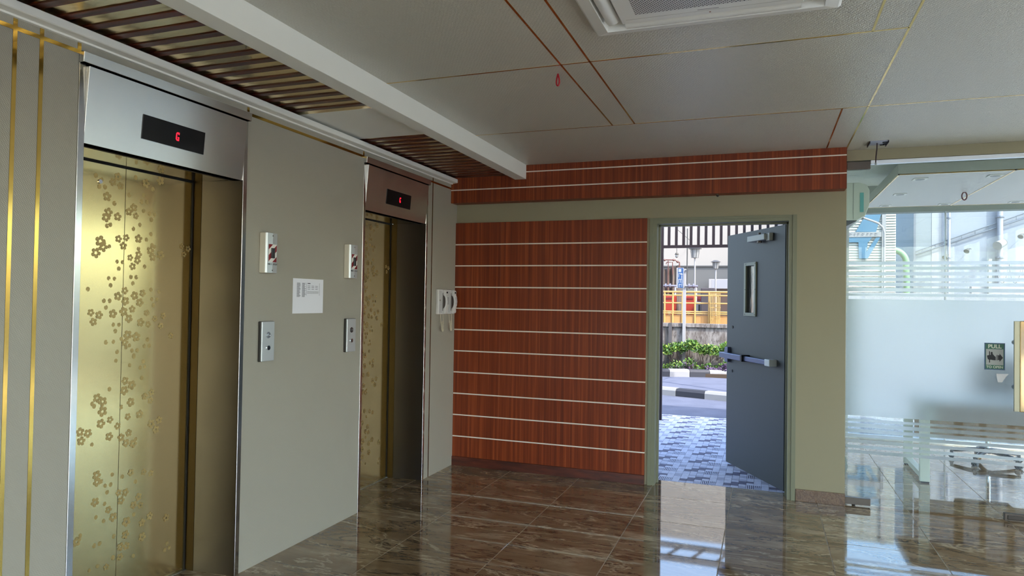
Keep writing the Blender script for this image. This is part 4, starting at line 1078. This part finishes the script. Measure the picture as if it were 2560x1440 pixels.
for x, z in ((-2.45,2.72),(-2.34,2.67),(-2.70,2.72)): B().ball((x,19.9,z), 0.035, seg=8).build('valve', RP, rp, smooth=True)
hp = empty('horizontal_pipe', (-2.4, 19.6, 1.0), 'pale grey horizontal pipe with flanges behind the sign post', 'pipes')
GP = plain('pipe_pale_grey', (186,188,206), 0.4, 0.3)
B().cyl((-3.6,19.62,1.99), (-1.75,19.62,1.97), 0.035, seg=10).build('pipe', GP, hp, smooth=True)
for x in (-2.62,-2.50,-2.08,-1.98,-1.86): B().cyl((x-0.02,19.62,1.98), (x+0.02,19.62,1.98), 0.07, seg=12).build('flange', GP, hp, smooth=True)
for x in (-3.2,-2.36,-1.80): B().cyl((x,19.62,1.0), (x,19.62,1.96), 0.03, seg=8).build('support', WP, hp)
# lamp poles
LGY = plain('lamp_grey', (150,152,152), 0.4, 0.4); LGL = plain('lamp_glass', (214,218,218), 0.25)
def lamp(x, y, zp0, zl, s_, label):
    e = empty('bulkhead_lamp_pole', (x, y, zp0), label, 'lamp', 'yard lamps on white poles')
    B().cyl((x,y,zp0), (x,y,zl+0.1), 0.022, seg=8).build('pole', WP, e)
    B().cyl((x,y-0.03,zl+0.05*s_), (x,y-0.03,zl+0.11*s_), 0.17*s_, 0.06*s_, 14).build('hood', LGY, e, smooth=True)
    B().cyl((x,y-0.03,zl+0.05*s_), (x,y-0.03,zl-0.17*s_), 0.10*s_, 0.07*s_, 14).build('globe', LGL, e, smooth=True)
    for k in range(6):
        an = 2*PI*k/6
        B().tube([(x+0.112*s_*math.cos(an),y-0.03+0.112*s_*math.sin(an),zl+0.05*s_),(x+0.078*s_*math.cos(an),y-0.03+0.078*s_*math.sin(an),zl-0.18*s_)], 0.006, 5).build('guard_wire', LGY, e)
lamp(-1.872, 20.0, 1.0, 2.98, 1.15, 'caged yard lamp on a tall white pole behind the railing')
lamp(-1.305, 20.0, 1.0, 2.62, 0.85, 'caged yard lamp on a shorter white pole beside the open door')
pl = empty('pendant_lamp', (-2.376, 20.0, 2.8), 'small dark pendant lamp hanging over the red pipes', 'lamp')
B().tube([(-2.376,20.0,2.93),(-2.376,20.0,3.6),(-2.376,24.105,3.6)], 0.007, seg=6).build('cord', BLACK, pl)
B().cyl((-2.376,20.0,2.88), (-2.376,20.0,2.93), 0.062, 0.03, 12).build('cap', plain('pendant_dark', (84,80,66), 0.5), pl, smooth=True)
B().ball((-2.376,20.0,2.84), 0.045, seg=10, sc=(1,1,1.2)).build('bulb', LGL, pl, smooth=True)
B().cyl((-2.07,19.85,1.0), (-2.07,19.85,3.6), 0.016, seg=8).build('steel_pole', plain('pole_dark_grey', (110,112,110), 0.5, 0.4), label='plain dark grey pole left of the tall yard lamp', cat='pole')
# grey shed with white upper wall
sh = empty('grey_shed', (-3.5, 25.5, 1.0), 'long grey shed with a white upper wall beyond the yard', 'building')
B().box(-10, 0.9, 24.0, 27.0, 0.9, 2.76).build('wall', plain('shed_grey', (148,150,150), 0.7), sh)
B().box(-10, 0.9, 24.1, 27.0, 2.76, 6.5).build('upper_wall', plain('shed_white', (240,236,228), 0.7), sh)
B().box(-10, 0.95, 23.95, 24.1, 2.74, 2.78).build('flashing', plain('flashing_grey', (130,132,134), 0.6), sh)
cb = empty('white_tank_cabinet', (-1.45, 23.5, 1.0), 'white box cabinet in front of the grey shed', 'cabinet')
B().box(-1.68, -0.9, 23.2, 23.8, 1.98, 2.30).build('body', plain('cabinet_white', (222,226,238), 0.5), cb, bevel=0.02)
B().box(-1.72, -1.66, 23.15, 23.2, 1.0, 2.30).build('side_post', WP, cb)
B().box(-1.66, -0.9, 23.25, 23.75, 1.0, 1.98).build('stand', plain('stand_brown', (120,96,86), 0.8), cb)
mt_ = B().box(-1.55, -1.20, 18.2, 18.5, 1.0, 1.9).build('dark_crate', plain('crate_dark', (92,84,92), 0.7), bevel=0.02, label='dark crate top beyond the railing near the gate', cat='crate')
# pergola
pg = empty('pergola', (0.0, 9.1, -0.04), 'dark brown steel pergola with vertical slats outside the open door', 'pergola')
PGM = plain('pergola_brown', (58,38,42), 0.5)
B().box(-1.300, -1.248, 9.06, 9.11, -0.045, 2.75).build('post', PGM, pg)
B().box(-1.36, -1.19, 9.0, 9.17, -0.045, -0.03).build('base_plate', PGM, pg)
B().box(0.33, 0.382, 9.06, 9.11, -0.045, 2.75).build('post', PGM, pg)
B().box(-3.2, 0.382, 9.065, 9.105, 2.212, 2.248).build('beam', PGM, pg)
B().box(-3.2, 0.382, 9.065, 9.105, 2.50, 2.55).build('beam', PGM, pg)
k = 0
while -1.288 + 0.0925*k < 0.28:
    x = -1.288 + 0.0925*k; k += 1
    if k == 1: continue
    B().box(x, x+0.033, 9.07, 9.10, 2.248, 2.50).build('slat', PGM, pg)
B().box(-3.2, 0.40, 5.99, 7.4, 2.74, 2.80).build('added_shade_sheet', plain('shade_sheet_grey', (150,150,154), 0.7), pg)  # unseen sheet, added to shade the paving and the open leaf
# steel roof frame seen behind the slats
rf = empty('canopy_frame', (-1.0, 13.0, 2.6), 'pale steel canopy trusses behind the pergola slats', 'canopy')
CG = plain('canopy_grey', (176,178,182), 0.5, 0.3)
for y in (12.2, 13.2): B().box(-3.5, 0.3, y, y+0.08, 2.86+0.12*(y-12.2), 2.95+0.12*(y-12.2)).build('truss_chord', CG, rf)
for k in range(9): B().tube([(-3.3+k*0.42,12.24,2.90),(-3.1+k*0.42,13.2,3.02)], 0.025, 6).build('truss_web', CG, rf)
for x in (-3.4, 0.2): B().cyl((x,12.25,-0.05), (x,12.25,2.9), 0.05, seg=10).build('canopy_post', CG, rf)

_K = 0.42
# ---------------- beyond the office windows
cl = empty('clad_building', (2.6, 23.5, 0), 'white clad building with large blue letters beyond the office window', 'building')
CLW = plain('cladding_white', (232,236,228), 0.6); BLU = plain('letter_blue', (104,160,196), 0.55)
B().box(1.3, 3.45, 22.05, 25, 0, 5.2).build('wall', plain('clad_backing', (176,186,180), 0.7), cl)
sb = None
k = 0
while 1.0 + 0.075*k < 5.1:
    z = 1.0 + 0.075*k
    if sb is None: sb = B().prism([(1.3,22.0,z),(1.3,22.05,z),(1.3,22.05,z+0.07),(1.3,22.03,z+0.07)], (2.15,0,0)).build('siding_board', CLW, cl); zz0 = z
    else:
        o = sb.copy(); COL.objects.link(o); o.parent = cl; o.location = Vector((0,0,z-zz0))
    k += 1
B().box(1.3, 3.08, 21.95, 22.0, 3.475, 3.615).build('name_board', WP, cl)
r = random.Random(9)
b = B()
x = 1.95
while x < 3.0:
    w_ = r.uniform(0.05, 0.10); b.box(x, x+w_*0.35, 21.942, 21.95, 3.515, 3.575); b.box(x, x+w_*0.8, 21.942, 21.95, 3.565, 3.58); x += w_+0.035
b.build('board_lettering', plain('board_lettering_grey', (176,178,186), 0.6), cl, kind='stuff')
B().box(3.09, 3.19, 21.95, 22.0, 0.0, 5.2).build('corner_board', WP, cl)
def poly(pts): B().prism([(x_, 21.985, z_) for x_, z_ in pts], (0,-0.02,0)).build('blue_letter', BLU, cl)
poly([(2.05,3.473),(2.847,3.473),(2.76,3.325),(2.735,3.325),(2.70,3.05),(2.94,3.45),(3.059,3.471),(2.733,2.856),(2.508,2.858),(2.494,3.325),(2.05,3.325)])
poly([(2.704,4.147),(3.076,4.136),(2.942,3.616),(2.417,3.627)])
ar = empty('lamp_arm', (3.1, 21.6, 0), 'thin white curved lamp arm in front of the clad building', 'lamp')
B().tube([(3.10,21.6,0),(3.10,21.6,3.55),(3.06,21.6,3.70),(2.95,21.6,3.82),(2.80,21.6,3.89),(2.55,21.6,3.99)], 0.03, 8).build('arm', WP, ar, smooth=True)
B().box(2.36, 2.58, 21.55, 21.66, 3.95, 4.03).build('lamp_head', LGY, ar, bevel=0.02)
gd = B().tube([(3.55,24.0,3.05)] + [(3.65+0.40*math.sin(PI*k/12*0.5*1.15), 24.0, 2.83+0.42*math.cos(PI*k/12*0.5*1.15)) for k in range(0,13)] + [(4.06,24.0,2.4),(4.06,24.0,0.9)], 0.09, 10).build('green_duct', plain('duct_green', (150,206,150), 0.45), smooth=True, label='pale green curved duct between the two white buildings', cat='duct')
wbd = empty('white_warehouse', (9, 30, 0), 'tall pale warehouse with diagonal cable tray beyond the office window', 'building')
B().box(4.97, 5.50, 28.0, 34, 0, 8).build('wall', plain('warehouse_blue_grey', (196,206,212), 0.7), wbd)
B().box(5.505, 5.81, 27.99, 34, 0, 8).build('wall', plain('warehouse_white', (226,230,238), 0.7), wbd)
B().box(5.815, 16, 28.0, 34, 0, 8).build('wall', plain('warehouse_pale', (206,214,230), 0.7), wbd)
B().box(4.93, 5.0, 27.9, 28.0, 0, 8).build('corner_post', plain('corner_grey', (160,168,180), 0.6), wbd)
for x, rr_ in ((6.005, 0.05), (7.515, 0.09)):
    pp = B().cyl((x,27.85,0), (x,27.85,8), rr_, seg=10).build('downpipe', plain('downpipe_white', (226,230,244), 0.5), wbd, smooth=True)
    for z in (3.2, 4.6): B().cyl((x,27.85,z), (x,27.85,z+0.05), rr_*1.5, seg=10).build('pipe_collar', plain('collar_grey', (170,178,196), 0.5), pp)
trm = plain('tray_grey_blue', (160,170,184), 0.6)
B().tube([(5.0,27.9,3.47),(8.6,27.9,4.88)], 0.02, 6).build('cable_tray_edge', trm, wbd)
B().tube([(5.0,27.9,3.365),(8.6,27.9,4.69)], 0.02, 6).build('cable_tray_edge', trm, wbd)
for k in range(9): 
    x = 5.2+0.4*k; z = 3.47+(x-5.0)*0.392
    B().cyl((x,27.9,z-0.14), (x,27.9,z), 0.012, seg=5).build('cable_tray_rung', trm, wbd)
def wlamp(x, z, label, s_=1.0):
    e = empty('wall_lamp', (x, 27.8, z), label, 'lamp', 'gooseneck lamps on the warehouse')
    B().tube([(x+0.22*s_,27.95,z+0.06),(x+0.12*s_,27.75,z+0.06),(x+0.05*s_,27.6,z+0.02)], 0.014, 6).build('arm', LGY, e)
    B().cyl((x+0.05*s_,27.6,z+0.03), (x-0.02,27.52,z-0.06), 0.04, 0.09, 10).build('shade', LGY, e, smooth=True)
wlamp(6.474, 3.483, 'gooseneck wall lamp on the warehouse, left of the wide downpipe')
wlamp(8.025, 3.96, 'gooseneck wall lamp on the warehouse, right of the wide downpipe')
wlamp(5.83, 3.27, 'gooseneck wall lamp on the warehouse, beside the narrow downpipe')
fd = empty('flood_light', (7.45, 27.7, 3.6), 'white floodlight drum fixed to the wide downpipe', 'lamp')
B().cyl((7.55,27.66,3.72), (7.32,27.42,3.60), 0.13, 0.15, 14).build('drum', WP, fd, smooth=True)
B().cyl((7.575,27.70,3.735), (7.55,27.66,3.72), 0.10, 0.13, 14).build('rear_cap', LGY, fd, smooth=True)
# white yard wall with razor wire, nearer on the right
yw = B().box(4.9, 12, 20.4, 20.6, 0, 2.12).build('wall_yard', plain('yard_wall_white', (236,232,236), 0.7), kind=S)
B().box(5.24, 5.31, 20.3, 20.4, 0, 2.73).build('yard_wall_post', WP, label='white post at the end of the razor wire wall', cat='post')
pts = []
for k in range(260):
    a_ = k*2*PI/20
    pts.append((5.45+k*0.0135, 20.5+0.12*math.sin(a_), 2.38+0.25*math.cos(a_)))
B().tube(pts, 0.008, 4).build('razor_wire', plain('wire_pale_grey', (186,190,204), 0.4, 0.4), label='coil of razor wire on the white yard wall', cat='wire')
